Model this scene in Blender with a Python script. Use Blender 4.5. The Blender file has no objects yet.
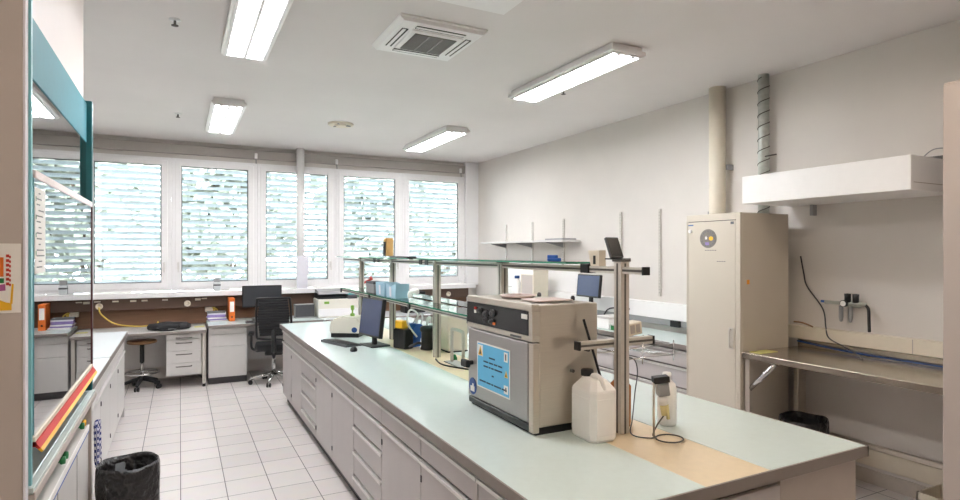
import bpy, bmesh, math, random
from mathutils import Vector, Matrix
random.seed(7)
PI = math.pi
scn = bpy.context.scene
COL = scn.collection

# ------------------------------------------------------------------ materials
def lin(c):
    return tuple(((v/255)/12.92 if v/255 <= 0.04045 else ((v/255+0.055)/1.055)**2.4) for v in c) + (1.0,)

MATS = {}
def mat(name, rgb, rough=0.5, metal=0.0, noise=0.0, nscale=20.0, bump=0.0, bscale=120.0, spec=0.5, emit=0.0, coat=0.0, stretch=None):
    if name in MATS: return MATS[name]
    m = bpy.data.materials.new(name); m.use_nodes = True
    nt = m.node_tree; b = nt.nodes['Principled BSDF']
    c = lin(rgb)
    b.inputs['Base Color'].default_value = c
    b.inputs['Roughness'].default_value = rough
    b.inputs['Metallic'].default_value = metal
    b.inputs['Specular IOR Level'].default_value = spec
    if coat: b.inputs['Coat Weight'].default_value = coat
    tc = nt.nodes.new('ShaderNodeTexCoord'); vec = tc.outputs['Object']
    if stretch:
        mp = nt.nodes.new('ShaderNodeMapping'); mp.inputs['Scale'].default_value = stretch
        nt.links.new(vec, mp.inputs['Vector']); vec = mp.outputs['Vector']
    if noise:
        n = nt.nodes.new('ShaderNodeTexNoise'); n.inputs['Scale'].default_value = nscale; n.inputs['Detail'].default_value = 4
        nt.links.new(vec, n.inputs['Vector'])
        r = nt.nodes.new('ShaderNodeValToRGB')
        r.color_ramp.elements[0].position = 0.3; r.color_ramp.elements[1].position = 0.7
        r.color_ramp.elements[0].color = tuple(v*(1-noise) for v in c[:3])+(1,)
        r.color_ramp.elements[1].color = tuple(min(1, v*(1+noise)) for v in c[:3])+(1,)
        nt.links.new(n.outputs['Fac'], r.inputs['Fac']); nt.links.new(r.outputs['Color'], b.inputs['Base Color'])
    if bump:
        n2 = nt.nodes.new('ShaderNodeTexNoise'); n2.inputs['Scale'].default_value = bscale
        nt.links.new(vec, n2.inputs['Vector'])
        bp = nt.nodes.new('ShaderNodeBump'); bp.inputs['Strength'].default_value = bump; bp.inputs['Distance'].default_value = 0.002 if bscale > 50 else 0.03
        nt.links.new(n2.outputs['Fac'], bp.inputs['Height']); nt.links.new(bp.outputs['Normal'], b.inputs['Normal'])
    if emit:
        b.inputs['Emission Color'].default_value = c; b.inputs['Emission Strength'].default_value = emit
    MATS[name] = m
    return m

def glass(name, rgb, ior=1.5, rough=0.0, fac=None):
    m = bpy.data.materials.new(name); m.use_nodes = True
    nt = m.node_tree; nt.nodes.clear()
    o = nt.nodes.new('ShaderNodeOutputMaterial'); mx = nt.nodes.new('ShaderNodeMixShader')
    f = nt.nodes.new('ShaderNodeFresnel'); f.inputs['IOR'].default_value = ior
    t = nt.nodes.new('ShaderNodeBsdfTransparent'); t.inputs['Color'].default_value = lin(rgb)
    g = nt.nodes.new('ShaderNodeBsdfGlossy'); g.inputs['Roughness'].default_value = rough
    if fac is None: nt.links.new(f.outputs['Fac'], mx.inputs['Fac'])
    else: mx.inputs['Fac'].default_value = fac
    nt.links.new(t.outputs[0], mx.inputs[1]); nt.links.new(g.outputs[0], mx.inputs[2])
    nt.links.new(mx.outputs[0], o.inputs['Surface'])
    MATS[name] = m
    return m

def tile_mat():
    m = bpy.data.materials.new('floor_tiles'); m.use_nodes = True
    nt = m.node_tree; b = nt.nodes['Principled BSDF']
    tc = nt.nodes.new('ShaderNodeTexCoord'); mp = nt.nodes.new('ShaderNodeMapping')
    mp.inputs['Location'].default_value = (5.94-0.004, 5.94-0.021, 0)
    nt.links.new(tc.outputs['Object'], mp.inputs['Vector'])
    br = nt.nodes.new('ShaderNodeTexBrick'); br.offset = 0.0; br.squash = 1.0
    br.inputs['Scale'].default_value = 1.0; br.inputs['Brick Width'].default_value = 0.297; br.inputs['Row Height'].default_value = 0.297
    br.inputs['Mortar Size'].default_value = 0.0032; br.inputs['Mortar Smooth'].default_value = 0.1
    br.inputs['Color1'].default_value = lin((224, 217, 214)); br.inputs['Color2'].default_value = lin((217, 210, 207)); br.inputs['Mortar'].default_value = lin((98, 92, 92))
    nt.links.new(mp.outputs['Vector'], br.inputs['Vector'])
    n = nt.nodes.new('ShaderNodeTexNoise'); n.inputs['Scale'].default_value = 9; n.inputs['Detail'].default_value = 5
    nt.links.new(tc.outputs['Object'], n.inputs['Vector'])
    mx = nt.nodes.new('ShaderNodeMixRGB'); mx.blend_type = 'SOFT_LIGHT'; mx.inputs['Fac'].default_value = 0.18
    nt.links.new(br.outputs['Color'], mx.inputs['Color1']); nt.links.new(n.outputs['Color'], mx.inputs['Color2'])
    nt.links.new(mx.outputs['Color'], b.inputs['Base Color'])
    b.inputs['Roughness'].default_value = 0.32
    bp = nt.nodes.new('ShaderNodeBump'); bp.inputs['Strength'].default_value = 0.5; bp.inputs['Distance'].default_value = 0.002; bp.invert = True
    nt.links.new(br.outputs['Fac'], bp.inputs['Height']); nt.links.new(bp.outputs['Normal'], b.inputs['Normal'])
    return m

def check_mat():
    m = bpy.data.materials.new('blue_check_cloth'); m.use_nodes = True
    nt = m.node_tree; b = nt.nodes['Principled BSDF']; b.inputs['Roughness'].default_value = 0.9
    tc = nt.nodes.new('ShaderNodeTexCoord'); ck = nt.nodes.new('ShaderNodeTexChecker'); ck.inputs['Scale'].default_value = 55
    ck.inputs['Color1'].default_value = lin((40, 52, 120)); ck.inputs['Color2'].default_value = lin((205, 205, 215))
    nt.links.new(tc.outputs['Object'], ck.inputs['Vector']); nt.links.new(ck.outputs['Color'], b.inputs['Base Color'])
    return m

M = dict(
 wall=mat('wall_paint', (217, 211, 205), 0.9, bump=0.06, bscale=200, noise=0.02, nscale=3),
 ceil=mat('ceiling_paint', (226, 221, 219), 0.95, noise=0.025, nscale=1.3),
 tile=tile_mat(),
 skirt=mat('skirting_tile', (196, 186, 176), 0.35, noise=0.05),
 white=mat('white_lacquer', (240, 238, 237), 0.35, noise=0.01),
 frame=mat('window_frame_white', (240, 238, 238), 0.4, noise=0.01),
 pvc=mat('cream_plastic', (224, 214, 196), 0.45, noise=0.02),
 front=mat('grey_laminate_front', (186, 180, 179), 0.42, noise=0.02, nscale=8),
 frontw=mat('white_grey_laminate_front', (206, 203, 200), 0.4, noise=0.02, nscale=8),
 carc=mat('carcass_grey', (122, 116, 113), 0.6, noise=0.03),
 endp=mat('end_panel_grey', (178, 168, 161), 0.5, noise=0.02),
 toe=mat('toe_kick_dark', (76, 74, 76), 0.6, noise=0.05),
 top=mat('worktop_pale_green', (208, 221, 218), 0.22, noise=0.015, nscale=30),
 topw=mat('worktop_white', (224, 227, 230), 0.25, noise=0.01, nscale=30),
 edge=mat('worktop_edge_grey_brown', (133, 124, 119), 0.5, noise=0.03),
 cream=mat('service_strip_cream', (226, 207, 176), 0.3, noise=0.03, nscale=25),
 alu=mat('brushed_aluminium', (226, 223, 220), 0.4, 0.5, noise=0.03, nscale=60),
 alup=mat('anodised_profile', (204, 198, 190), 0.45, 0.35, noise=0.03, nscale=60),
 groove=mat('profile_groove', (96, 92, 88), 0.6, 0.3, noise=0.03),
 steel=mat('stainless_steel', (206, 198, 186), 0.3, 0.65, noise=0.03, nscale=6, stretch=(1, 1, 30)),
 steeltop=mat('stainless_benchtop', (186, 176, 162), 0.22, 0.85, noise=0.06, nscale=7),
 steeld=mat('oven_door_steel', (172, 168, 166), 0.36, 0.8, noise=0.03, nscale=5, stretch=(1, 1, 30)),
 chrome=mat('chrome', (205, 205, 205), 0.12, 1.0, noise=0.01),
 zinc=mat('galvanised_duct', (186, 189, 182), 0.42, 0.3, noise=0.12, nscale=25),
 black=mat('black_plastic', (22, 22, 24), 0.45, noise=0.1),
 gloss=mat('gloss_black_panel', (10, 11, 14), 0.22, noise=0.05),
 rubber=mat('dark_rubber', (38, 38, 40), 0.75, noise=0.1),
 mesh=mat('black_mesh_fabric', (34, 34, 36), 0.85, noise=0.15, bump=0.4, bscale=300),
 screen=mat('dark_grey_screen', (60, 62, 66), 0.3, noise=0.03),
 screenb=mat('blue_grey_screen', (74, 84, 112), 0.25, noise=0.03),
 brown=mat('brown_wall_panel', (116, 84, 62), 0.5, noise=0.12, nscale=4, stretch=(1, 6, 12)),
 brownd=mat('brown_trunking', (94, 72, 60), 0.45, noise=0.06, nscale=6),
 teal=mat('teal_lacquer', (40, 116, 128), 0.65, noise=0.03),
 teald=mat('shaded_teal_lacquer', (20, 92, 96), 0.4, noise=0.03),  # darker teal: shade on the post's near face put into the colour
 teall=mat('pale_teal_lacquer', (120, 180, 188), 0.4, noise=0.02),
 beige=mat('beige_steel_sheet', (192, 182, 176), 0.5, noise=0.015, nscale=5),
 cab=mat('cream_grey_steel_sheet', (205, 196, 182), 0.42, noise=0.012, nscale=4),
 cupb=mat('grey_beige_cupboard', (184, 172, 165), 0.5, noise=0.012, nscale=4),
 red=mat('red_plastic', (196, 44, 34), 0.6, noise=0.03),
 pink=mat('pale_rose_plastic', (226, 206, 202), 0.45, noise=0.04),
 yellow=mat('yellow_plastic', (240, 186, 44), 0.4, noise=0.03),
 yellowc=mat('yellow_cable_sheath', (222, 190, 84), 0.5, noise=0.03),
 orange=mat('orange_binder_card', (226, 112, 34), 0.55, noise=0.04),
 green=mat('green_plastic', (28, 120, 62), 0.4, noise=0.05),
 lime=mat('lime_green_plastic', (130, 182, 70), 0.4, noise=0.04),
 blue=mat('blue_plastic', (30, 92, 180), 0.4, noise=0.05),
 bluel=mat('light_blue_sign', (98, 184, 226), 0.45, noise=0.02),
 bluec=mat('pale_blue_box', (158, 194, 214), 0.5, noise=0.03),
 blued=mat('dark_blue_sign', (20, 66, 132), 0.45, noise=0.03),
 navy=mat('navy_ink', (26, 52, 88), 0.6, noise=0.03),
 paper=mat('white_paper', (238, 236, 232), 0.85, noise=0.01),
 paperl=mat('cool_white_paper', (226, 224, 232), 0.85, noise=0.02),
 ink=mat('grey_ink', (110, 112, 116), 0.8, noise=0.05),
 purple=mat('lilac_paper', (150, 132, 190), 0.8, noise=0.06),
 wood=mat('brown_wood', (132, 98, 66), 0.5, noise=0.12, nscale=8),
 tan=mat('tan_card', (200, 158, 96), 0.7, noise=0.05),
 amber=mat('amber_glass', (176, 112, 56), 0.2, noise=0.05),
 dev=mat('off_white_device', (232, 228, 216), 0.4, noise=0.01),
 grey=mat('mid_grey_plastic', (150, 150, 150), 0.5, noise=0.03),
 greyd=mat('dark_grey_plastic', (74, 74, 78), 0.5, noise=0.05),
 can=mat('milky_polyethylene', (246, 244, 242), 0.35, noise=0.01, spec=0.4),
 clear=mat('yellowed_clear_plastic', (226, 214, 160), 0.25, noise=0.03),
 bag=mat('black_bin_liner', (34, 33, 34), 0.3, noise=0.1, bump=1.0, bscale=22),
 lamp=mat('lit_fluorescent_diffuser', (252, 252, 255), 0.4, emit=23.0),
 lampd=mat('dim_fluorescent_diffuser', (255, 238, 218), 0.4, emit=11.0),
 grill=mat('dark_grill', (128, 124, 116), 0.6, noise=0.05),
 slat=mat('blind_slat', (158, 165, 168), 0.45, noise=0.02),
 leaf=mat('leaf_green', (144, 148, 134), 0.7, noise=0.3, nscale=3),
 bark=mat('bark', (96, 80, 66), 0.9, noise=0.2),
 ground=mat('outside_paving', (100, 100, 100), 0.9, noise=0.1),
 clothblue=check_mat(),
 orangedot=mat('orange_sticker', (242, 160, 40), 0.5),
 greyblue=mat('blue_ink_sticker', (80, 110, 160), 0.6),
 sticky=mat('yellow_green_note', (214, 208, 130), 0.7, noise=0.05),
 lilac=mat('lilac_print', (172, 92, 150), 0.7, noise=0.05),
 sienna=mat('warm_red_print', (196, 64, 54), 0.7, noise=0.05),
)
G_win = glass('window_glass', (250, 253, 252), 1.35)
G_sash = glass('hood_sash_glass', (190, 204, 204), fac=0.8)
G_shelf = glass('green_shelf_glass', (190, 226, 212), 1.5, 0.05)
M['gedge'] = mat('green_glass_edge', (60, 132, 106), 0.15, noise=0.02)

# ------------------------------------------------------------------ mesh builder
class MB:
    def __init__(s): s.bm = bmesh.new(); s.mats = []; s.mi = 0
    def use(s, m):
        if m not in s.mats: s.mats.append(m)
        s.mi = s.mats.index(m); return s
    def mark(s): return len(s.bm.verts)
    def xf(s, start, mtx):
        s.bm.verts.ensure_lookup_table()
        for v in s.bm.verts[start:]: v.co = mtx @ v.co
        return s
    def _fin(s, faces, smooth=False):
        for f in faces: f.material_index = s.mi; f.smooth = smooth
    def box(s, x0, x1, y0, y1, z0, z1, bev=0.0, seg=1):
        co = [(x0,y0,z0),(x1,y0,z0),(x1,y1,z0),(x0,y1,z0),(x0,y0,z1),(x1,y0,z1),(x1,y1,z1),(x0,y1,z1)]
        if bev > 0:
            t = bmesh.new()
            v = [t.verts.new(c) for c in co]
            for q in ((3,2,1,0),(4,5,6,7),(0,1,5,4),(1,2,6,5),(2,3,7,6),(3,0,4,7)): t.faces.new([v[i] for i in q])
            bmesh.ops.bevel(t, geom=list(t.edges), offset=bev, segments=seg, affect='EDGES', profile=0.5)
            mp = {}
            for vv in t.verts: mp[vv] = s.bm.verts.new(vv.co)
            fs = [s.bm.faces.new([mp[q] for q in f.verts]) for f in t.faces]
            t.free()
        else:
            v = [s.bm.verts.new(c) for c in co]
            fs = [s.bm.faces.new([v[i] for i in q]) for q in ((3,2,1,0),(4,5,6,7),(0,1,5,4),(1,2,6,5),(2,3,7,6),(3,0,4,7))]
        s._fin(fs); return s
    def cbox(s, c, d, bev=0.0, seg=1):
        return s.box(c[0]-d[0]/2, c[0]+d[0]/2, c[1]-d[1]/2, c[1]+d[1]/2, c[2]-d[2]/2, c[2]+d[2]/2, bev, seg)
    def tube(s, pts, r, n=8, closed=False, cap=True):
        pts = [Vector(p) for p in pts]; N = len(pts); rings = []
        rr = r if isinstance(r, (list, tuple)) else [r]*N
        up = None
        for i, p in enumerate(pts):
            a = pts[(i-1) % N] if (closed or i > 0) else p
            b = pts[(i+1) % N] if (closed or i < N-1) else p
            t = (b-a).normalized()
            if up is None:
                up = Vector((0,0,1)) if abs(t.z) < 0.9 else Vector((1,0,0))
            u = (up - t*up.dot(t))
            if u.length < 1e-5: u = t.orthogonal()
            u.normalize(); w = t.cross(u); up = u
            rings.append([s.bm.verts.new(p + (u*math.cos(2*PI*k/n) + w*math.sin(2*PI*k/n))*rr[i]) for k in range(n)])
        fs = []
        for i in range(N if closed else N-1):
            A, B = rings[i], rings[(i+1) % N]
            for k in range(n): fs.append(s.bm.faces.new((A[k], A[(k+1) % n], B[(k+1) % n], B[k])))
        s._fin(fs, True)
        if cap and not closed:
            s._fin([s.bm.faces.new(rings[0][::-1]), s.bm.faces.new(rings[-1])])
        return s
    def cyl(s, p0, p1, r, n=16): return s.tube([p0, p1], r, n)
    def lathe(s, prof, c=(0,0,0), n=24):
        rings = []
        for r, z in prof:
            if r < 1e-5: rings.append([s.bm.verts.new((c[0], c[1], c[2]+z))])
            else: rings.append([s.bm.verts.new((c[0]+r*math.cos(2*PI*k/n), c[1]+r*math.sin(2*PI*k/n), c[2]+z)) for k in range(n)])
        fs = []
        for A, B in zip(rings[:-1], rings[1:]):
            for k in range(n):
                q = [A[k % len(A)], A[(k+1) % len(A)], B[(k+1) % len(B)], B[k % len(B)]]
                q = [v for i, v in enumerate(q) if v not in q[:i]]
                if len(q) > 2: fs.append(s.bm.faces.new(q))
        s._fin(fs, True); return s
    def prism(s, pts, axis, a, b):
        def mk(p, t):
            if axis == 'x': return (t, p[0], p[1])
            if axis == 'y': return (p[0], t, p[1])
            return (p[0], p[1], t)
        A = [s.bm.verts.new(mk(p, a)) for p in pts]; B = [s.bm.verts.new(mk(p, b)) for p in pts]
        n = len(pts); fs = [s.bm.faces.new(A[::-1]), s.bm.faces.new(B)]
        for k in range(n): fs.append(s.bm.faces.new((A[k], A[(k+1) % n], B[(k+1) % n], B[k])))
        s._fin(fs); return s
    def build(s, name, m=None, parent=None, world=False):
        if m is not None and not s.mats: s.mats = [m]
        bmesh.ops.recalc_face_normals(s.bm, faces=list(s.bm.faces))
        if parent is not None and world:
            p = parent; off = Vector((0,0,0))
            while p is not None: off += p.location; p = p.parent
            for v in s.bm.verts: v.co -= off
        me = bpy.data.meshes.new(name); s.bm.to_mesh(me); s.bm.free()
        for q in s.mats: me.materials.append(q)
        o = bpy.data.objects.new(name, me); COL.objects.link(o)
        if parent is not None: o.parent = parent
        return o

def tag(o, label, cat, group=None, kind=None):
    if label: o['label'] = label
    if cat: o['category'] = cat
    if group: o['group'] = group
    if kind: o['kind'] = kind
    return o
def thing(name, label, cat, loc=(0,0,0), rz=0.0, group=None):
    o = bpy.data.objects.new(name, None); o.empty_display_size = 0.1; COL.objects.link(o)
    o.location = loc; o.rotation_euler = (0, 0, rz)
    return tag(o, label, cat, group)
def struct(o): o['kind'] = 'structure'; return o
def dup(root, loc, rz=None, label=None, group=None):
    r = root.copy(); COL.objects.link(r); r.location = loc
    if rz is not None: r.rotation_euler = (0, 0, rz)
    if label: r['label'] = label
    if group: r['group'] = group
    for ch in list(root.children):
        c = ch.copy(); COL.objects.link(c); c.parent = r
        for g in list(ch.children):
            d = g.copy(); COL.objects.link(d); d.parent = c
    return r
def spline(pts, n=6):
    P = [Vector(p) for p in pts]; out = []
    for i in range(len(P)-1):
        p0 = P[max(i-1, 0)]; p1 = P[i]; p2 = P[i+1]; p3 = P[min(i+2, len(P)-1)]
        for k in range(n):
            t = k/n
            out.append(0.5*((2*p1) + (p2-p0)*t + (2*p0-5*p1+4*p2-p3)*t*t + (3*p1-p0-3*p2+p3)*t**3))
    out.append(P[-1]); return out
def Rz(a): return Matrix.Rotation(a, 4, 'Z')
def T(x, y, z): return Matrix.Translation((x, y, z))
def cable(name, pts, r, m, label, cat='cable', n=6):
    b = MB(); b.use(m).tube(spline(pts, n), r, 6)
    return tag(b.build(name), label, cat)

# ------------------------------------------------------------------ room
XL, XR, YF, YB, ZC = -1.40, 4.60, -1.4, 9.05, 3.28
b = MB(); b.box(XL-0.2, XR+0.2, YF-0.2, YB+0.4, -0.1, 0.0); struct(b.build('floor', M['tile']))
b = MB(); b.box(XL-0.2, XR+0.2, YF-0.2, YB+0.4, ZC, ZC+0.1); struct(b.build('ceiling', M['ceil']))
b = MB(); b.box(XR, XR+0.15, YF, YB+0.3, 0, ZC); struct(b.build('wall_right', M['wall']))
b = MB(); b.box(XL-0.15, XL, YF, YB+0.3, 0, ZC); struct(b.build('wall_left', M['wall']))
b = MB(); b.box(XL-0.15, XR+0.15, YF-0.15, YF, 0, ZC); struct(b.build('wall_front', M['wall']))
# window wall: lintel, parapet, right-hand pier
b = MB()
b.box(XL-0.15, XR, YB, YB+0.3, 3.035, ZC); b.box(XL-0.15, XR, YB, YB+0.3, 0, 1.17)
b.box(4.36, XR, YB, YB+0.3, 1.17, 3.035)
struct(b.build('wall_back', M['wall']))
b = MB(); b.box(4.36, XR, YB-0.10, YB, 1.17, ZC, 0.005); struct(b.build('trim_1', M['frame']))      # white pier face beside the last window
b = MB(); b.box(XL, 4.36, YB-0.06, YB, 3.09, 3.22, 0.004); struct(b.build('trim_2', mat('roller_box_grey', (176, 170, 164), 0.6, noise=0.02)))
b = MB(); b.box(XL, 4.5, YB-0.20, YB, 1.125, 1.195, 0.006); struct(b.build('trim_3', M['frame']))  # sill board
b = MB(); b.box(XR-0.012, XR, YF, YB, 0, 0.105)
struct(b.build('baseboard_right', M['skirt']))

def window(idx, x0, x1, hl, hr):
    w = thing('window_%d' % idx, None, None, (x0, YB, 1.17)); struct(w)
    z0, z1 = 1.20, 3.03; fw = 0.055; sw = 0.075
    f = MB(); f.box(x0, x0+fw, YB-0.035, YB+0.10, z0, z1, 0.004); f.box(x1-fw, x1, YB-0.035, YB+0.10, z0, z1, 0.004)
    f.box(x0+fw-0.001, x1-fw+0.001, YB-0.034, YB+0.099, z1-0.05, z1, 0.001); f.box(x0+fw-0.001, x1-fw+0.001, YB-0.034, YB+0.099, z0, z0+0.05, 0.001)
    f.build('frame', M['frame'], w, True)
    a0, a1, c0, c1 = x0+fw-0.01, x1-fw+0.01, z0+0.045, z1-0.04
    s = MB(); s.box(a0, a0+sw, YB-0.05, YB+0.04, c0, c1, 0.003); s.box(a1-sw, a1, YB-0.05, YB+0.04, c0, c1, 0.006)
    s.box(a0+sw-0.002, a1-sw+0.002, YB-0.049, YB+0.039, c1-sw+0.01, c1, 0.002); s.box(a0+sw-0.002, a1-sw+0.002, YB-0.049, YB+0.039, c0, c0+sw, 0.002)
    so = s.build('sash', M['frame'], w, True)
    g = MB(); g.box(a0+sw-0.01, a1-sw+0.01, YB-0.005, YB+0.003, c0+sw-0.01, c1-sw+0.02); g.build('pane', G_win, w, True)
    gk = MB()
    for (p, q, r_, t) in ((a0+sw, a0+sw+0.012, c0+sw, c1-sw), (a1-sw-0.012, a1-sw, c0+sw, c1-sw), (a0+sw, a1-sw, c0+sw, c0+sw+0.012), (a0+sw, a1-sw, c1-sw-0.002, c1-sw+0.010)):
        gk.box(p, q, YB-0.02, YB-0.004, r_, t)
    gk.build('gasket', M['greyd'], w, True)
    for hx in ([a0+sw/2] if hl else []) + ([a1-sw/2] if hr else []):
        h = MB(); h.box(hx-0.013, hx+0.013, YB-0.060, YB-0.048, 1.50, 1.60, 0.004)
        h.box(hx-0.009, hx+0.009, YB-0.09, YB-0.06, 1.565, 1.585, 0.003); h.box(hx-0.009, hx+0.009, YB-0.095, YB-0.08, 1.46, 1.585, 0.004)
        h.build('handle', M['alu'], w, True)
    return w
window(1, -1.12, -0.105, False, True); window(2, -0.103, 0.998, True, False); window(3, 1.0, 2.145, False, True); window(4, 2.147, 3.226, False, True); window(5, 3.228, 4.358, False, True)
window(6, -1.398, -1.122, False, False)
# external venetian blinds, one per window
for i, (x0, x1) in enumerate(((-1.10, -0.12), (-0.08, 0.98), (1.02, 2.12), (2.17, 3.21), (3.25, 4.34))):
    bl = thing('venetian_blind', 'pale outdoor slatted blind behind the %s glazing' % ('leftmost', 'second from left', 'middle, column-crossed', 'second from right', 'rightmost')[i] if i != 2 else 'pale outdoor slatted blind behind the middle glazing crossed by the white column', 'blind', ((x0+x1)/2, YB+0.24, 1.2), 0, 'outdoor venetian blinds')
    s = MB(); z = 1.25; k = 0
    while z < 3.0:
        st = s.mark(); s.prism([(-0.042, 0.0), (-0.02, 0.006), (0.02, 0.006), (0.042, 0.0), (0.02, 0.004), (-0.02, 0.004)], 'x', x0, x1)
        s.xf(st, T(0, YB+0.24, z) @ Matrix.Rotation(math.radians(-33+random.uniform(-3, 3)), 4, 'X')); z += 0.083
    s.build('slats', M['slat'], bl, True)
    c = MB()
    for xx in (x0+0.18, x1-0.18): c.box(xx-0.003, xx+0.003, YB+0.19, YB+0.195, 1.2, 3.05)
    c.build('ladder_cord', M['grey'], bl, True)
    c = MB(); c.box(x0, x1, YB+0.20, YB+0.28, 3.02, 3.08); c.build('head_rail', M['alu'], bl, True)
# outside: paving and trees
b = MB(); b.box(-30, 40, YB+0.4, 60, -3.2, -3.0); struct(b.build('floor_outside', M['ground']))
def tree(x, y, h, r, label, seed):
    rd = random.Random(seed)
    t = thing('tree', label, 'tree', (x, y, -3.0), 0, 'trees beyond the windows')
    c = MB()
    for k in range(5):
        pass
    blobs = [(rd.uniform(-r, r)*0.7, rd.uniform(-r, r)*0.5, rd.uniform(0.25, 0.95)*h, rd.uniform(0.42, 0.62)*r) for _ in range(30)]
    for (bx, by, bz, br) in blobs:
        for _ in range(130):
            d = Vector((rd.gauss(0, 1), rd.gauss(0, 1), rd.gauss(0, 1))).normalized()*br*rd.uniform(0.6, 1.0)
            p = Vector((bx, by, bz))+d; a = 0.26
            u = Vector((rd.gauss(0, 1), rd.gauss(0, 1), rd.gauss(0, 1))).normalized(); w = u.orthogonal().normalized()
            vs = [c.bm.verts.new(p+u*a), c.bm.verts.new(p+w*a*0.6), c.bm.verts.new(p-u*a), c.bm.verts.new(p-w*a*0.6)]
            c.bm.faces.new(vs)
    c.build('crown', M['leaf'], t)
    s = MB(); s.tube([(0, 0, 0), (0.05, 0, h*0.3), (-0.05, 0.05, h*0.6)], [0.16, 0.12, 0.06], 8)
    for (bx, by, bz, br) in blobs[:7]: s.tube([(0, 0, h*0.35), (bx*0.6, by*0.6, bz*0.75), (bx, by, bz)], [0.07, 0.05, 0.02], 6)
    s.build('trunk', M['bark'], t)
for k, (x, y, lab) in enumerate(((-6.0, 18.8, 'green leafy tree outside, farthest left of all'), (-2.6, 14.0, 'green leafy tree outside behind the leftmost blind'), (1.2, 18.8, 'green leafy tree outside behind the second blind from left'), (4.4, 14.0, 'green leafy tree outside behind the second blind from right'), (8.2, 18.8, 'green leafy tree outside behind the rightmost blind'), (11.4, 14.0, 'green leafy tree outside, farthest right of all'))):
    tree(x, y, 8.6 if k % 2 else 10.0, 2.05, lab, k+1)

# white column and its paper
b = MB(); b.cyl((1.60, 8.94, 1.195), (1.60, 8.94, ZC), 0.058, 24)
tag(b.build('column', M['white']), 'slim white round column standing on the sill in front of the middle window', 'column')
b = MB()
b.box(1.535, 1.71, 8.855, 8.872, 1.40, 1.68, 0.002); b.box(1.535, 1.69, 8.858, 8.876, 1.196, 1.41, 0.002)
tag(b.build('paper_sheet', M['paperl']), 'white paper sheets stuck low on the white window column', 'paper')

# wall under the windows
b = MB(); b.box(XL, 4.40, YB-0.03, YB, 0.74, 0.98); tag(b.build('wall_panel', M['brown']), 'brown wood-look wall panel above the desks under the windows', 'panel')
tr = thing('cable_trunking', 'dark brown socket trunking running under the window sill', 'trunking', (1.5, YB, 0.98))
b = MB(); b.box(XL, 4.40, YB-0.115, YB, 0.97, 1.124, 0.004); b.build('body', M['brownd'], tr, True)
for x in (-0.95, -0.75, -0.55, -0.42, -0.18, 0.22, 0.30, 0.95):
    b = MB(); b.box(x-0.035, x+0.035, YB-0.122, YB-0.112, 1.075+random.uniform(-0.01, 0.01), 1.098, 0.002); b.build('socket_cover', M['pvc'], tr, True)
for x, lab in ((-0.93, 'near the teal post'), (0.09, 'above the black bag'), (4.02, 'at the right end of the trunking')):
    t = thing('wall_socket', 'round white wall socket %s' % lab, 'socket', (x, YB-0.116, 1.03), 0, 'round sockets under the sill')
    b = MB(); st = b.mark(); b.lathe([(0.0, 0.0), (0.042, 0.0), (0.042, 0.012), (0.036, 0.018), (0.024, 0.018), (0.022, 0.006), (0, 0.006)]); b.xf(st, Matrix.Rotation(PI/2, 4, 'X')); b.build('plate', M['pvc'], t)
t = thing('wall_socket', 'square cream socket box with yellow plug beside the lilac papers', 'socket', (0.36, YB-0.03, 0.93))
b = MB(); b.box(-0.05, 0.05, -0.05, 0, -0.03, 0.05, 0.006); b.build('box', M['pvc'], t)
b = MB(); b.box(0.05, 0.085, -0.04, -0.005, -0.02, 0.03, 0.004); b.build('plug', M['yellowc'], t)
cable('yellow_cable', [(-0.93, YB-0.14, 1.02), (-0.90, YB-0.17, 0.93), (-0.75, YB-0.15, 0.80), (-0.5, YB-0.18, 0.756), (-0.3, YB-0.15, 0.762), (-0.26, YB-0.13, 0.80)], 0.009, M['yellowc'], 'yellow cable drooping from the round socket to the left desk')
cable('yellow_cable', [(0.40, YB-0.08, 0.96), (0.46, YB-0.1, 0.93), (0.47, YB-0.12, 0.87), (0.42, YB-0.12, 0.80)], 0.008, M['yellowc'], 'short yellow cable hanging beside the lilac papers')

# ------------------------------------------------------------------ ceiling fittings
def lamp(name, label, x, y0, y1, lit='lamp'):
    t = thing(name, label, 'ceiling light', (x, (y0+y1)/2, ZC), 0, 'fluorescent ceiling lights')
    w, l, h = 0.325, y1-y0-0.05, 0.068
    b = MB(); b.box(-w/2+0.02, w/2-0.02, -l/2+0.02, l/2-0.02, -0.03, 0)
    st = b.mark(); b.prism([(-w/2, -0.035), (w/2, -0.035), (w/2, -0.06), (w/2-0.02, -h), (-w/2+0.02, -h), (-w/2, -0.06)], 'y', -l/2, l/2)
    b.build('housing', M['white'], t)
    for sx in (-1, 1):
        d = MB(); xx = sx*0.068; d.box(xx-0.048, xx+0.048, -l/2+0.04, l/2-0.04, -h-0.004, -h+0.01); d.build('diffuser', M[lit], t)
    e = MB()
    for yy in (-l/2+0.012, l/2-0.030): e.box(-w/2+0.03, w/2-0.03, yy, yy+0.018, -h-0.01, -h+0.02, 0.003)
    e.box(-0.010, 0.010, -l/2+0.03, l/2-0.03, -h-0.009, -h+0.01)
    for sx in (-1, 1): e.box(sx*0.135-0.012, sx*0.135+0.012, -l/2+0.012, l/2-0.012, -h-0.010, -h+0.01, 0.003)
    e.build('louvre_rim', M['white'], t)
    c = MB()
    for sx in (-0.07, 0.07): c.box(sx-0.014, sx+0.014, -l/2+0.03, -l/2+0.055, -h-0.014, -h-0.004)
    c.build('clip', M['grey'], t)
lamp('ceiling_light', 'large lit fluorescent ceiling light cut off at the top of the photo', 0.435, 3.22, 4.77)
lamp('ceiling_light', 'fluorescent ceiling light above the camera, left row, out of frame', 0.435, 0.10, 1.65, 'lampd')
lamp('ceiling_light', 'fluorescent ceiling light above the camera, right row, out of frame', 2.97, 0.10, 1.66, 'lampd')
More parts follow.
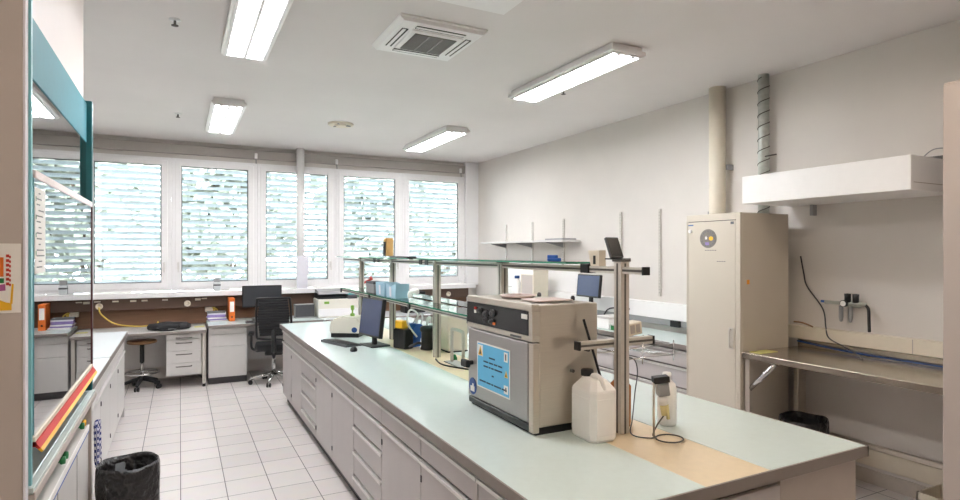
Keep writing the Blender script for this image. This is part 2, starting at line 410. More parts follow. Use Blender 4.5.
lamp('ceiling_light', 'lit fluorescent ceiling light farthest left, near the windows', 0.44, 6.30, 7.88)
lamp('ceiling_light', 'lit fluorescent ceiling light nearest the spiral duct', 2.97, 3.30, 4.86)
lamp('ceiling_light', 'lit fluorescent ceiling light near the right end of the windows', 3.03, 6.42, 8.0)

ac = thing('air_conditioner', 'square white ceiling cassette air conditioner with grey grille', 'air conditioner', (1.585, 3.88, ZC))
b = MB(); w = 0.32
b.prism([(-w, -0.012), (w, -0.012), (w-0.03, -0.04), (-w+0.03, -0.04)], 'y', -w+0.012, w-0.012)
b.box(-w, w, -w, w, -0.014, 0, 0.003); b.build('fascia', M['white'], ac)
b = MB(); b.box(-0.19, 0.19, -0.19, 0.19, -0.052, -0.035, 0.006); b.build('grille_frame', M['white'], ac)
b = MB(); b.use(M['grill']).box(-0.155, 0.155, -0.155, 0.155, -0.056, -0.050)
b.use(M['grey'])
for k in range(18):
    yy = -0.15+k*0.0176; b.box(-0.155, 0.155, yy, yy+0.005, -0.060, -0.055)
for k in (-0.05, 0.05): b.box(k-0.003, k+0.003, -0.155, 0.155, -0.062, -0.055)
b.build('grille', None, ac)
for k, (a0, a1, c0, c1) in enumerate(((-0.18, 0.18, 0.215, 0.258), (-0.18, 0.18, -0.258, -0.215), (-0.258, -0.215, -0.18, 0.18), (0.215, 0.258, -0.18, 0.18))):
    b = MB(); b.use(M['black']).box(a0, a1, c0, c1, -0.045, -0.030)
    b.use(M['white'])
    if k < 2: b.box(a0, a1, c0+0.004, c0+0.026, -0.049, -0.044)
    else: b.box(a0+0.004, a0+0.026, c0, c1, -0.049, -0.044)
    b.build('air_slot', None, ac)
pn = thing('ceiling_panel', 'white framed ceiling panel at the top edge of the photo', 'panel', (1.53, 2.93, ZC))
b = MB(); b.box(-0.33, 0.33, -0.33, 0.33, -0.016, 0, 0.004); b.build('frame', M['white'], pn)
b = MB(); b.box(-0.30, 0.30, -0.30, 0.30, -0.02, -0.012, 0.003); b.build('cover', M['white'], pn)
v = thing('ceiling_vent', 'round cream ceiling vent between the two far lights', 'vent', (1.72, 6.98, ZC))
b = MB(); b.lathe([(0.0, -0.01), (0.10, -0.01), (0.135, -0.022), (0.15, -0.014), (0.152, 0.0), (0, 0.0)], n=32); b.build('rim', M['pvc'], v)
b = MB(); b.lathe([(0.0, -0.03), (0.055, -0.03), (0.07, -0.02), (0.07, -0.008), (0, -0.008)], n=24); b.build('disc', M['pvc'], v)
b = MB()
for k in range(3):
    a = k*2*PI/3; b.cyl((0.06*math.cos(a), 0.06*math.sin(a), -0.018), (0.12*math.cos(a), 0.12*math.sin(a), -0.018), 0.008, 6)
b.build('spoke', M['grey'], v)
for (x, y, lab) in ((-0.03, 4.36, 'small dark sprinkler head on the ceiling left of the large light'), (-0.02, 7.30, 'small dark sprinkler head on the ceiling left of the farthest left light'), (3.25, 4.55, 'small dark sprinkler head on the ceiling beside the right-hand light')):
    t = thing('sprinkler', lab, 'sprinkler', (x, y, ZC), 0, 'ceiling sprinkler heads')
    b = MB(); b.lathe([(0, 0), (0.034, 0), (0.034, -0.006), (0.0, -0.008)]); b.build('rose', M['white'], t)
    b = MB(); b.cyl((0, 0, 0), (0, 0, -0.04), 0.008, 8); b.lathe([(0, -0.044), (0.022, -0.042), (0.022, -0.038), (0, -0.036)]); b.build('nozzle', M['groove'], t)

# ------------------------------------------------------------------ cabinets (local: front faces -x, width along y)
def cabinet(name, label, loc, rz, w, d, h, toe, fronts, group=None, fm='front', cm='carc', side=None, z0=0.0, cat='cabinet', handle='strip', body=True):
    t = thing(name, label, cat, loc, rz, group)
    b = MB(); b.box(0.02, d, 0.0, w, toe, h); b.build('body', M[side or cm], t)
    if toe > 0.02 and z0 == 0:
        b = MB(); b.box(0.05, d, 0.0, w, 0, toe); b.build('plinth', M['toe'], t)
    for (kind, y0, y1, a, c) in fronts:
        f = MB(); g = 0.003
        f.box(0, 0.019, y0+g, y1-g, a+g, c-(0.016 if handle == 'strip' else g), 0.0015); fo = f.build(kind, M[fm], t)
        if handle == 'strip':
            q = MB(); q.prism([(-0.010, c-0.030), (-0.006, c-0.030), (-0.003, c-0.018), (0.015, c-0.018), (0.015, c-0.014), (-0.010, c-0.014)], 'y', y0+g, y1-g); q.build('handle', M['alu'], fo)
        elif handle == 'bow':
            q = MB(); ym = (y0+y1)/2; q.tube(spline([(0, ym-0.09, c-0.045), (-0.022, ym-0.075, c-0.045), (-0.027, ym, c-0.045), (-0.022, ym+0.075, c-0.045), (0, ym+0.09, c-0.045)], 4), 0.006, 6); q.build('handle', M['groove'], fo)
        if kind == 'door':
            for zz in (a+0.08, c-0.12):
                q = MB(); q.box(-0.006, 0.0, y1-0.016, y1-0.004, zz, zz+0.035, 0.002); q.build('hinge', M['toe'], fo)
    return t
W = 0.62
def door_unit(w=W, h=0.853): return [('drawer', 0, w, 0.715, h-0.012), ('door', 0, w, 0.10, 0.715)]
def drawer_unit(w=W, h=0.853): return [('drawer', 0, w, 0.715, h-0.012), ('drawer', 0, w, 0.55, 0.715), ('drawer', 0, w, 0.38, 0.55), ('drawer', 0, w, 0.21, 0.38), ('drawer', 0, w, 0.10, 0.21)]
ys = [1.49, 2.07, 2.69, 3.317, 3.943, 4.58, 5.182, 5.86, 6.45, 7.03]
labs = ['grey island base cabinet at the near left corner, cut off by the photo bottom', 'grey island cabinet with drawer over door, in front of the oven', 'grey island cabinet with drawer over door, just beyond the oven',
        'grey island cabinet stacked with five drawers, nearer of the two drawer stacks', 'grey island cabinet with drawer over door, next beyond the nearer drawer stack', 'grey island cabinet with drawer over door, just before the farther drawer stack',
        'grey island cabinet stacked with five drawers, farther of the two drawer stacks', 'grey island cabinet with drawer over door, just beyond the farther drawer stack', 'grey island cabinet at the far end by the office chair']
for i in range(9):
    w = ys[i+1]-ys[i]-0.002
    fr = drawer_unit(w) if i in (3, 6) else door_unit(w)
    cabinet('base_cabinet', labs[i], (1.06, ys[i], 0), 0, w, 0.60 if i else 1.02, 0.853, 0.10, fr, 'island base cabinets, aisle side')
# near end: drawer front facing the camera side, and right-hand run with its end panel
t = thing('end_drawer_unit', 'grey drawer front on the near end of the island, left of the end panel', 'cabinet', (1.58, 1.49, 0))
b = MB(); b.box(1.085, 2.075, 1.468, 1.489, 0.70, 0.825, 0.002); b.build('drawer', M['front'], t, True)
b = MB(); b.box(1.085, 2.075, 1.468, 1.489, 0.10, 0.694, 0.002); b.build('door', M['front'], t, True)
b = MB(); b.box(1.10, 2.07, 1.476, 1.489, 0.0, 0.10); b.build('plinth', M['toe'], t, True)
t = thing('end_cabinet', 'grey cabinet run with blank end panel at the near right corner of the island', 'cabinet', (2.3, 4.2, 0))
b = MB(); b.box(2.085, 2.585, 1.475, 1.50, 0.0, 0.853, 0.002); b.build('side_panel', M['endp'], t, True)
b = MB(); b.box(2.085, 2.56, 1.50, 2.10, 0.10, 0.853); b.box(2.10, 2.56, 2.10, 7.0, 0.10, 0.853); b.build('body', M['carc'], t, True)
b = MB(); b.box(2.10, 2.52, 1.50, 7.0, 0.0, 0.10); b.build('plinth', M['toe'], t, True)
for k in range(8):
    y0 = 1.51+k*0.685; b = MB(); b.box(2.56, 2.58, y0, y0+0.68, 0.11, 0.84, 0.002); b.build('door', M['front'], t, True)
# worktop
wt = thing('island_worktop', 'long pale green worktop of the central lab island', 'worktop', (1.83, 4.25, 0.853))
b = MB()
b.use(M['top']).box(1.038, 1.655, 1.457, 7.06, 0.856, 0.9, 0.002); b.box(2.005, 2.625, 1.457, 7.06, 0.856, 0.9, 0.002)
b.build('top', None, wt, True)
b = MB(); b.box(1.655, 2.005, 1.457, 7.06, 0.856, 0.8985, 0.001); b.build('service_strip', M['cream'], wt, True)
b = MB(); b.box(1.030, 1.0385, 1.449, 7.068, 0.853, 0.899); b.box(2.6245, 2.633, 1.449, 7.068, 0.853, 0.899); b.box(1.030, 2.633, 1.449, 1.4575, 0.853, 0.899); b.box(1.030, 2.633, 7.0595, 7.068, 0.853, 0.899)
b.build('edge_band', M['edge'], wt, True)

# reagent rack above the island
rk = thing('reagent_rack', 'aluminium profile rack with glass shelves standing along the island centre', 'rack', (1.81, 4.3, 0.9))
def profile(b, x0, x1, y0, y1, z0, z1):
    b.use(M['alup']).box(x0, x1, y0, y1, z0, z1, 0.002)
    b.use(M['groove'])
    xm, ym, zm = (x0+x1)/2, (y0+y1)/2, (z0+z1)/2
    e = 0.0012; g = 0.005
    dx, dy, dz = x1-x0, y1-y0, z1-z0
    if dz >= max(dx, dy):
        b.box(x0-e, x1+e, ym-g, ym+g, z0, z1-0.01); b.box(xm-g, xm+g, y0-e, y1+e, z0, z1-0.01)
    elif dy >= dx: b.box(x0-e, x1+e, y0, y1, zm-g, zm+g)
    else: b.box(x0, x1, y0-e, y1+e, zm-g, zm+g)
PY = [2.08, 3.19, 4.25, 5.33, 6.40]
for i, y in enumerate(PY):
    b = MB(); profile(b, 1.787, 1.837, y-0.025, y+0.025, 0.9, 1.665 if i else 1.69); o = b.build('post', None, rk, True)
    c = MB(); c.box(1.782, 1.842, y-0.03, y+0.03, 1.688 if i == 0 else 1.664, 1.696 if i == 0 else 1.672); c.build('cap', M['groove'], o)
    c.bm = None
    a = MB(); profile(a, 1.60, 2.03, y+0.026, y+0.062, 1.29, 1.326)
    ao = a.build('cross_arm', None, rk, True)
    for (q0, q1) in ((1.588, 1.60), (2.03, 2.042)):
        c = MB(); c.box(q0, q1, y+0.024, y+0.064, 1.288, 1.328, 0.002)
        co = c.build('end_cap', M['black'], rk, True); co.parent = ao
for o in rk.children:
    for c in o.children:
        if c.name.startswith('cap'):
            c.data.transform(T(-1.81, -4.3, -0.9))
b = MB(); profile(b, 1.795, 1.83, 1.925, 7.13, 1.632, 1.664); rail = b.build('top_rail', None, rk, True)
for y in (1.925, 7.13):
    b = MB(); b.box(1.792, 1.833, y-0.006, y+0.002, 1.630, 1.666); b.build('end_cap', M['black'], rk, True)
for y in (2.33, 4.42, 4.55, 5.72, 5.86):
    b = MB(); b.box(1.786, 1.839, y-0.035, y+0.03, 1.628, 1.674, 0.003); b.build('clamp', M['black'], rk, True)
b = MB(); b.use(G_shelf).box(1.70, 1.93, 2.36, 4.40, 1.674, 1.682); b.box(1.70, 1.93, 4.60, 7.1, 1.674, 1.682)
b.use(M['gedge']).box(1.6985, 1.7005, 2.36, 4.40, 1.673, 1.683); b.box(1.6985, 1.7005, 4.60, 7.1, 1.673, 1.683); b.box(1.70, 1.93, 2.358, 2.361, 1.673, 1.683)
b.build('upper_glass_shelf', None, rk, True)
b = MB(); b.use(G_shelf).box(1.60, 1.78, 3.20, 6.5, 1.328, 1.336); b.box(1.845, 2.03, 3.20, 6.5, 1.328, 1.336)
b.use(M['gedge']).box(1.598, 1.6005, 3.20, 6.5, 1.327, 1.337); b.box(1.60, 1.78, 3.198, 3.201, 1.327, 1.337); b.box(1.845, 2.03, 3.198, 3.201, 1.327, 1.337)
b.build('lower_glass_shelf', None, rk, True)
b = MB(); profile(b, 1.602, 1.622, 3.22, 6.46, 1.300, 1.326); b.build('shelf_rail', None, rk, True)
b = MB()
for k in range(7): 
    b.tube([(2.06+k*0.012, 2.09, 1.23), (2.06+k*0.012, 2.30, 1.23)], 0.002, 5)
for z in (1.23, 1.28): b.tube([(1.84, 2.09, z), (2.15, 2.09, z), (2.15, 2.30, z), (1.84, 2.30, z)], 0.003, 5)
for (x, y) in ((2.15, 2.09), (2.15, 2.30), (1.95, 2.09)): b.tube([(x, y, 1.20), (x, y, 1.30)], 0.003, 5)
b.build('wire_basket', M['chrome'], rk, True)

# ------------------------------------------------------------------ drying oven
ov = thing('drying_oven', 'stainless steel laboratory drying oven with blue notice, on the island', 'oven', (1.59, 2.54, 0.9))
OX0, OX1, OY0, OY1 = 1.41, 1.775, 2.207, 2.872
b = MB(); b.box(OX0+0.035, OX1, OY0, OY1, 0.935, 1.49, 0.004); b.build('body', M['steel'], ov, True)
b = MB(); b.box(OX0+0.02, OX1-0.02, OY0+0.01, OY1-0.01, 0.90, 0.936); b.build('base', M['black'], ov, True)
b = MB(); b.box(OX0+0.004, OX0+0.03, OY0+0.004, OY1-0.004, 0.912, 0.945, 0.003); b.build('bottom_rail', M['gloss'], ov, True)
b = MB(); b.box(OX0, OX0+0.034, OY0+0.045, OY1-0.006, 0.952, 1.318, 0.004); door = b.build('door', M['steeld'], ov, True)
b = MB(); b.box(OX0, OX0+0.034, OY0, OY0+0.038, 0.912, 1.318, 0.003); b.build('door_post', M['steel'], ov, True)
b = MB(); b.box(OX0-0.004, OX0+0.036, OY0, OY1, 1.325, 1.352, 0.003); b.box(OX0-0.004, OX0+0.036, OY0, OY1, 1.462, 1.495, 0.003); b.box(OX0-0.004, OX0+0.036, OY0, OY0+0.03, 1.352, 1.462); b.build('fascia_frame', M['steel'], ov, True)
b = MB(); b.box(OX0-0.006, OX0+0.03, OY0+0.03, OY1-0.004, 1.352, 1.462); pan = b.build('control_panel', M['gloss'], ov, True)
def lx(b, name, m, par): 
    o = b.build(name, m, ov, True); o.parent = par; return o
b = MB()
for (y, z, r) in ((2.71, 1.425, 0.014), (2.64, 1.415, 0.016), (2.57, 1.425, 0.018), (2.64, 1.385, 0.011), (2.58, 1.38, 0.014)):
    b.tube([(OX0-0.006, y, z), (OX0-0.018, y, z)], r, 14); b.tube([(OX0-0.018, y, z), (OX0-0.027, y, z)], r*0.6, 12)
lx(b, 'knob', M['greyd'], pan)
b = MB(); b.use(M['red']).box(OX0-0.012, OX0-0.005, 2.755, 2.773, 1.428, 1.440); b.use(M['paper']).box(OX0-0.012, OX0-0.005, 2.756, 2.772, 1.408, 1.424); b.use(M['orange']).box(OX0-0.012, OX0-0.005, 2.548, 2.566, 1.366, 1.378)
lx(b, 'indicator', None, pan)
b = MB(); b.box(OX0-0.0085, OX0-0.005, 2.245, 2.295, 1.425, 1.447); lx(b, 'label', M['paper'], pan)
b = MB(); b.box(OX0-0.006, OX0-0.002, 2.30, 2.40, 1.331, 1.341); b.build('nameplate', M['greyd'], ov, True)
# handle, notice, round sticker on the door
b = MB(); b.tube([(OX0-0.002, 2.81, 1.135), (OX0-0.045, 2.81, 1.135)], 0.012, 12); b.box(OX0-0.062, OX0-0.036, 2.765, 2.84, 1.116, 1.156, 0.008, 2); lx(b, 'handle', M['black'], door)
sx = OX0-0.0012
b = MB()
b.use(M['paper']).box(sx-0.0010, OX0+0.001, 2.420, 2.765, 0.985, 1.222)
b.use(M['bluel']).box(sx-0.0014, OX0+0.001, 2.427, 2.758, 0.992, 1.215)
b.use(M['paper']).box(sx-0.0020, OX0, 2.698, 2.752, 1.150, 1.208)
b.use(M['yellow']).prism([(2.701, 1.154), (2.749, 1.154), (2.725, 1.204)], 'x', sx-0.0026, OX0)
b.use(M['black']).prism([(2.714, 1.160), (2.736, 1.160), (2.725, 1.186)], 'x', sx-0.0032, OX0)
b.use(M['paper']).box(sx-0.0020, OX0, 2.440, 2.475, 1.160, 1.206); b.use(M['ink']).box(sx-0.0026, OX0, 2.452, 2.463, 1.168, 1.198)
b.use(M['yellow']).prism([(2.438, 1.085), (2.470, 1.085), (2.454, 1.118)], 'x', sx-0.0026, OX0)
b.use(M['black']).prism([(2.448, 1.090), (2.460, 1.090), (2.454, 1.106)], 'x', sx-0.003, OX0)
b.use(M['paper']).box(sx-0.0020, OX0, 2.436, 2.476, 1.005, 1.045); b.use(M['ink']).box(sx-0.0026, OX0, 2.450, 2.462, 1.015, 1.036)
b.use(M['navy'])
def words(y, z, lens, h=0.0075):
    for L in lens: b.box(sx-0.0024, OX0, y-L, y, z, z+h); y -= L+0.008
words(2.630, 1.150, [0.062]); words(2.690, 1.124, [0.052, 0.044, 0.036, 0.040]); words(2.690, 1.100, [0.048, 0.020, 0.026, 0.078]); words(2.600, 1.062, [0.02]); words(2.735, 1.018, [0.07, 0.044, 0.022, 0.07, 0.05])
for v in b.bm.verts: v.co.z += 0.036; v.co.y -= 0.010
lx(b, 'notice', None, door)
b = MB(); b.use(M['blued']).prism([(2.808+0.042*math.cos(a*PI/12), 1.008+0.045*math.sin(a*PI/12)) for a in range(24)], 'x', sx-0.0014, OX0+0.001)
b.use(M['paper']).box(sx-0.0024, OX0, 2.786, 2.832, 0.980, 1.008); b.box(sx-0.0024, OX0, 2.796, 2.810, 1.008, 1.022)
lx(b, 'sticker', None, door)
# ventilation stubs on the camera-side flank
b = MB(); b.cyl((1.70, OY0+0.001, 1.275), (1.70, OY0-0.03, 1.275), 0.010, 12); b.cyl((1.62, OY0+0.001, 1.18), (1.62, OY0-0.018, 1.18), 0.008, 12); b.build('hose_stub', M['groove'], ov, True)
# items on top of the oven
b = MB(); st = b.mark(); b.lathe([(0, 0), (0.085, 0), (0.10, 0.012), (0.097, 0.012), (0.083, 0.003), (0, 0.003)], n=32); b.xf(st, T(1.58, 2.62, 1.4955)); tag(b.build('tray', M['pink']), 'shallow pale rose round tray on top of the oven', 'tray')
b = MB(); b.box(1.50, 1.70, 2.30, 2.46, 1.4955, 1.502, 0.002); tag(b.build('paper_stack', M['pink']), 'flat pale rose paper towel lying on the oven top near edge', 'paper')
for k, (x, y, lab) in enumerate(((1.72, 2.33, 'small grey metal weight on the right end of the oven top'), (1.70, 2.60, 'small grey metal weight on the middle of the oven top'))):
    b = MB(); b.lathe([(0, 0), (0.011, 0), (0.011, 0.014), (0.006, 0.022), (0, 0.022)], (x, y, 1.4955), 14); tag(b.build('metal_weight', M['greyd']), lab, 'weight')
# rack-top objects
def leaning(name, w, h, d, loc, tilt, m, face, label, cat):
    t = thing(name, label, cat, loc)
    b = MB(); st = b.mark(); b.box(-d/2, d/2, -w/2, w/2, 0, h, 0.003); b.xf(st, Matrix.Rotation(tilt, 4, 'Y')); b.build('body', m, t)
    b = MB(); st = b.mark(); b.box(-d/2-0.001, -d/2+0.001, -w/2+0.01, w/2-0.01, 0.012, h-0.012); b.xf(st, Matrix.Rotation(tilt, 4, 'Y')); b.build('face', face, t)
    return t
t = thing('black_tablet', 'black panel display leaning on the near end of the rack top', 'display', (1.815, 2.115, 1.700))
b = MB(); st = b.mark(); b.box(-0.038, 0.038, -0.008, 0.008, 0, 0.105, 0.003); b.xf(st, T(0, 0, 0.004) @ Matrix.Rotation(-0.42, 4, 'X')); b.build('body', M['greyd'], t)
b = MB(); st = b.mark(); b.box(-0.033, 0.033, -0.0095, -0.007, 0.008, 0.098); b.xf(st, T(0, 0, 0.004) @ Matrix.Rotation(-0.42, 4, 'X')); b.build('screen', M['gloss'], t)
b = MB(); b.box(-0.03, 0.03, -0.06, 0.05, -0.003, 0.003); b.build('foot', M['black'], t)
t = thing('meter', 'small beige meter box beside the black panel on the rack top', 'meter', (1.815, 2.255, 1.665))
b = MB(); b.prism([(-0.035, 0), (0.03, 0), (0.05, 0.075), (-0.035, 0.075)], 'x', -0.02, 0.02); b.build('case', M['pvc'], t)
b = MB(); b.box(-0.0225, -0.019, -0.008, 0.008, 0.008, 0.05); b.build('slot', M['black'], t)
t = thing('blue_clip', 'small blue plastic clamp lying on the glass rack top', 'clamp', (1.81, 2.62, 1.6825))
b = MB(); st = b.mark(); b.box(-0.014, 0.014, -0.04, 0.04, 0.0, 0.018, 0.005, 2); b.box(-0.011, 0.011, -0.02, 0.042, 0.015, 0.034, 0.005, 2); b.xf(st, Rz(0.3)); b.build('jaw', M['blue'], t)
t = thing('card_holder', 'tan box holding a dark object at the far end of the rack top', 'holder', (1.80, 5.42, 1.6825))
b = MB(); b.box(-0.035, 0.035, -0.05, 0.05, 0, 0.175, 0.004); b.build('box', M['tan'], t)
b = MB(); b.box(-0.045, -0.034, -0.028, 0.028, 0.0, 0.14, 0.004); b.build('device', M['black'], t)
b = MB(); b.box(-0.045, 0.045, -0.42, 0.06, -0.0005, 0.012, 0.003); tag(b.build('black_ruler', M['black']), None, None); o = bpy.data.objects['black_ruler']; o.location = (1.80, 5.2, 1.683); tag(o, 'flat black strip lying on the rack top beside the tan box', 'strip')
bpy.data.objects['card_holder'].location.z = 1.6955

# ------------------------------------------------------------------ objects on the island near end
jc = thing('jerrycan', 'white plastic jerrycan with black cap beside the oven', 'jerrycan', (1.655, 2.085, 0.9), math.radians(-3))
b = MB()
def ring(w, d, z, ch): 
    x, y = w/2, d/2
    return [(-x+ch, -y, z), (x-ch, -y, z), (x, -y+ch, z), (x, y-ch, z), (x-ch, y, z), (-x+ch, y, z), (-x, y-ch, z), (-x, -y+ch, z)]
lv = [(0.125, 0.165, 0.0, 0.02), (0.14, 0.182, 0.012, 0.022), (0.14, 0.182, 0.215, 0.022), (0.135, 0.176, 0.225, 0.022), (0.085, 0.115, 0.262, 0.02), (0.06, 0.10, 0.268, 0.02)]
rings = [[b.bm.verts.new(p) for p in ring(*l)] for l in lv]
fs = [b.bm.faces.new(rings[0][::-1]), b.bm.faces.new(rings[-1])]
for A, B in zip(rings[:-1], rings[1:]):
    for k in range(8): fs.append(b.bm.faces.new((A[k], A[(k+1) % 8], B[(k+1) % 8], B[k])))
b.use(M['can']); b._fin(fs)
b.box(-0.0715, 0.0715, -0.07, 0.07, 0.03, 0.19, 0.002); b.box(-0.05, 0.05, -0.0925, 0.0925, 0.03, 0.19, 0.002)
b.build('body', None, jc)
b = MB(); b.tube(spline([(0.0, -0.078, 0.225), (0.0, -0.064, 0.262), (0.0, -0.035, 0.277), (0.0, 0.0, 0.276), (0.0, 0.016, 0.258)], 5), 0.012, 10); b.build('handle', M['can'], jc)
b = MB(); b.lathe([(0.024, 0), (0.024, 0.02), (0, 0.02)], (0.0, 0.050, 0.256), 20); b.build('neck', M['can'], jc)
b = MB(); b.lathe([(0.0, 0.0), (0.029, 0.0), (0.029, 0.024), (0.025, 0.028), (0, 0.028)], (0.0, 0.050, 0.268), 18); b.build('cap', M['black'], jc)

bt = thing('white_bottle', 'white plastic bottle behind the hose pump near the island end', 'bottle', (2.095, 2.08, 0.9))
b = MB(); b.lathe([(0, 0), (0.040, 0), (0.045, 0.006), (0.045, 0.17), (0.040, 0.195), (0.020, 0.215), (0.018, 0.225), (0, 0.225)]); b.build('body', M['can'], bt)
b = MB(); b.lathe([(0, 0.222), (0.021, 0.222), (0.021, 0.245), (0.018, 0.250), (0, 0.25)]); b.build('cap', M['can'], bt)
pm = thing('pump_head', 'small stand with black and grey pump head, clear nozzle and coiled hose', 'pump', (1.885, 1.95, 0.9))
b = MB(); b.tube([(0, 0, 0), (0, 0, 0.262)], 0.005, 8); b.build('rod', M['steel'], pm)
b = MB(); st = b.mark(); b.box(-0.035, 0.035, -0.025, 0.025, 0.0, 0.028, 0.003); b.xf(st, T(0.025, -0.018, 0.250) @ Rz(-0.5) @ Matrix.Rotation(-0.12, 4, 'Y')); b.build('head', M['black'], pm)
b = MB(); st = b.mark(); b.box(-0.025, 0.028, -0.022, 0.022, -0.058, 0.002, 0.004); b.box(-0.02, 0.02, -0.024, -0.02, -0.05, -0.01); b.xf(st, T(0.028, -0.018, 0.248) @ Rz(-0.5) @ Matrix.Rotation(-0.12, 4, 'Y')); b.build('motor', M['grey'], pm)
b = MB(); b.tube([(0.033, -0.018, 0.190), (0.038, -0.018, 0.150)], 0.021, 14); b.build('collar', M['can'], pm)
b = MB(); b.tube([(0.038, -0.018, 0.150), (0.044, -0.018, 0.100)], [0.016, 0.011], 12); b.tube([(0.048, -0.03, 0.15), (0.056, -0.032, 0.085)], 0.008, 8); b.build('nozzle', M['clear'], pm)
b = MB()
loop = [(0.044, -0.018, 0.10), (0.015, -0.008, 0.06), (-0.002, 0.004, 0.014)] + [(0.045+0.062*math.cos(a), -0.05+0.055*math.sin(a), 0.005) for a in [PI*0.72+k*0.42 for k in range(17)]]
b.tube(spline(loop, 5), 0.0034, 7); b.build('hose', M['groove'], pm)
cable('black_cable', [(1.845, 2.12, 1.24), (1.93, 2.13, 1.22), (1.945, 2.12, 1.16), (1.91, 2.10, 1.06), (1.85, 2.05, 0.96), (1.82, 2.03, 0.915), (1.82, 1.99, 0.904), (1.86, 1.945, 0.904), (1.878, 1.945, 0.905)], 0.003, M['greyd'], 'thin black cable from the rack post down to the pump stand')
b = MB(); b.tube([(1.66, 2.165, 1.42), (1.76, 2.165, 1.14)], 0.006, 8); o = b.build('black_rod', M['rubber']); tag(o, 'thin black rod leaning behind the jerrycan against the rack arm', 'rod')
bt = thing('amber_bottle', 'small amber bottle half hidden between jerrycan and rack post', 'bottle', (1.775, 2.175, 0.9))
b = MB(); b.lathe([(0, 0), (0.05, 0), (0.052, 0.02), (0.052, 0.19), (0.02, 0.225), (0.018, 0.25), (0, 0.25)], (-0.01, 0.055, 0)); b.build('body', M['amber'], bt)
bt.location = (1.895, 2.12, 0.9)
t = thing('beige_box', 'small beige box with slots on the rack arm', 'box', (1.93, 2.13, 1.336))
b = MB(); st = b.mark(); b.box(-0.045, 0.045, -0.015, 0.05, 0, 0.06, 0.004); b.xf(st, Matrix.Rotation(-0.12, 4, 'Y')); b.build('case', M['pvc'], t)
b = MB(); st = b.mark(); b.box(-0.03, -0.002, -0.0165, -0.014, 0.01, 0.05); b.box(0.006, 0.03, -0.0165, -0.014, 0.01, 0.05); b.xf(st, Matrix.Rotation(-0.12, 4, 'Y')); b.build('slot', M['endp'], t)

# ------------------------------------------------------------------ island far end
an = thing('analyser', 'off-white benchtop analyser with dark base and blue badge on the far island', 'analyser', (1.50, 5.75, 0.9), math.radians(-33))
b = MB(); b.prism([(-0.15, 0.035), (0.15, 0.035), (0.15, 0.15), (0.12, 0.19), (-0.05, 0.20), (-0.13, 0.17), (-0.15, 0.12)], 'y', -0.14, 0.14)
bmesh.ops.bevel(b.bm, geom=list(b.bm.edges), offset=0.014, segments=2, affect='EDGES'); b.build('case', M['dev'], an)
b = MB(); b.box(-0.14, 0.14, -0.13, 0.13, 0, 0.04, 0.004); b.build('base', M['black'], an)
b = MB(); b.lathe([(0, 0), (0.022, 0), (0.022, 0.03), (0.008, 0.035), (0.008, 0.06), (0.018, 0.075), (0.018, 0.11), (0, 0.115)], (0.03, 0.02, 0.188), 16); b.build('stopper', M['lime'], an)
b = MB(); b.use(M['blued']).prism([(0.10+0.028*math.cos(a*PI/10), 0.075+0.026*math.sin(a*PI/10)) for a in range(20)], 'y', -0.1425, -0.139); b.build('badge', None, an)
kb = thing('keyboard', 'black computer keyboard lying on the island before the monitor', 'keyboard', (1.30, 5.27, 0.9), math.radians(106))
b = MB(); b.prism([(-0.08, 0), (0.08, 0), (0.08, 0.022), (-0.08, 0.010)], 'x', -0.225, 0.225); b.build('base', M['greyd'], kb)
b = MB()
for r in range(5):
    for c in range(15):
        b.box(-0.215+c*0.0288, -0.215+c*0.0288+0.024, -0.068+r*0.028, -0.068+r*0.028+0.022, 0.008, 0.017+r*0.0022)
b.build('keys', M['black'], kb)
t = thing('mouse', 'black computer mouse beside the island keyboard', 'mouse', (1.30, 4.83, 0.9), 1.2)
b = MB(); st = b.mark(); b.lathe([(0, 0), (0.9, 0.0), (1.0, 0.25), (0.85, 0.65), (0.5, 0.95), (0, 1.0)], n=20); b.xf(st, Matrix.Diagonal((0.055, 0.032, 0.036, 1))); b.build('shell', M['black'], t)
def monitor(name, label, loc, rz, w, h, zb, tilt=0.0, face='screen', stand=True, group=None):
    t = thing(name, label, 'monitor', loc, rz, group)   # screen faces local -y
    b = MB(); st = b.mark(); b.box(-w/2, w/2, -0.018, 0.02, 0, h, 0.006); b.box(-w/3, w/3, 0.02, 0.04, h*0.2, h*0.75, 0.01); b.xf(st, T(0, 0, zb) @ Matrix.Rotation(tilt, 4, 'X')); b.build('bezel', M['black'], t)
    b = MB(); st = b.mark(); b.box(-w/2+0.014, w/2-0.014, -0.0195, -0.0175, 0.018, h-0.014); b.xf(st, T(0, 0, zb) @ Matrix.Rotation(tilt, 4, 'X')); b.build('screen', M[face], t)
    if stand:
        b = MB(); b.box(-0.03, 0.03, 0.03, 0.055, 0.01, zb+h*0.4, 0.004); b.build('neck', M['black'], t)
        b = MB(); b.box(-0.12, 0.12, -0.05, 0.14, 0, 0.014, 0.006); b.build('foot', M['black'], t)
    return t
monitor('computer_monitor', 'black computer monitor turned sideways on the island beside the pumps', (1.50, 5.02, 0.9), math.radians(-80), 0.40, 0.34, 0.085, -0.12, 'screenb')
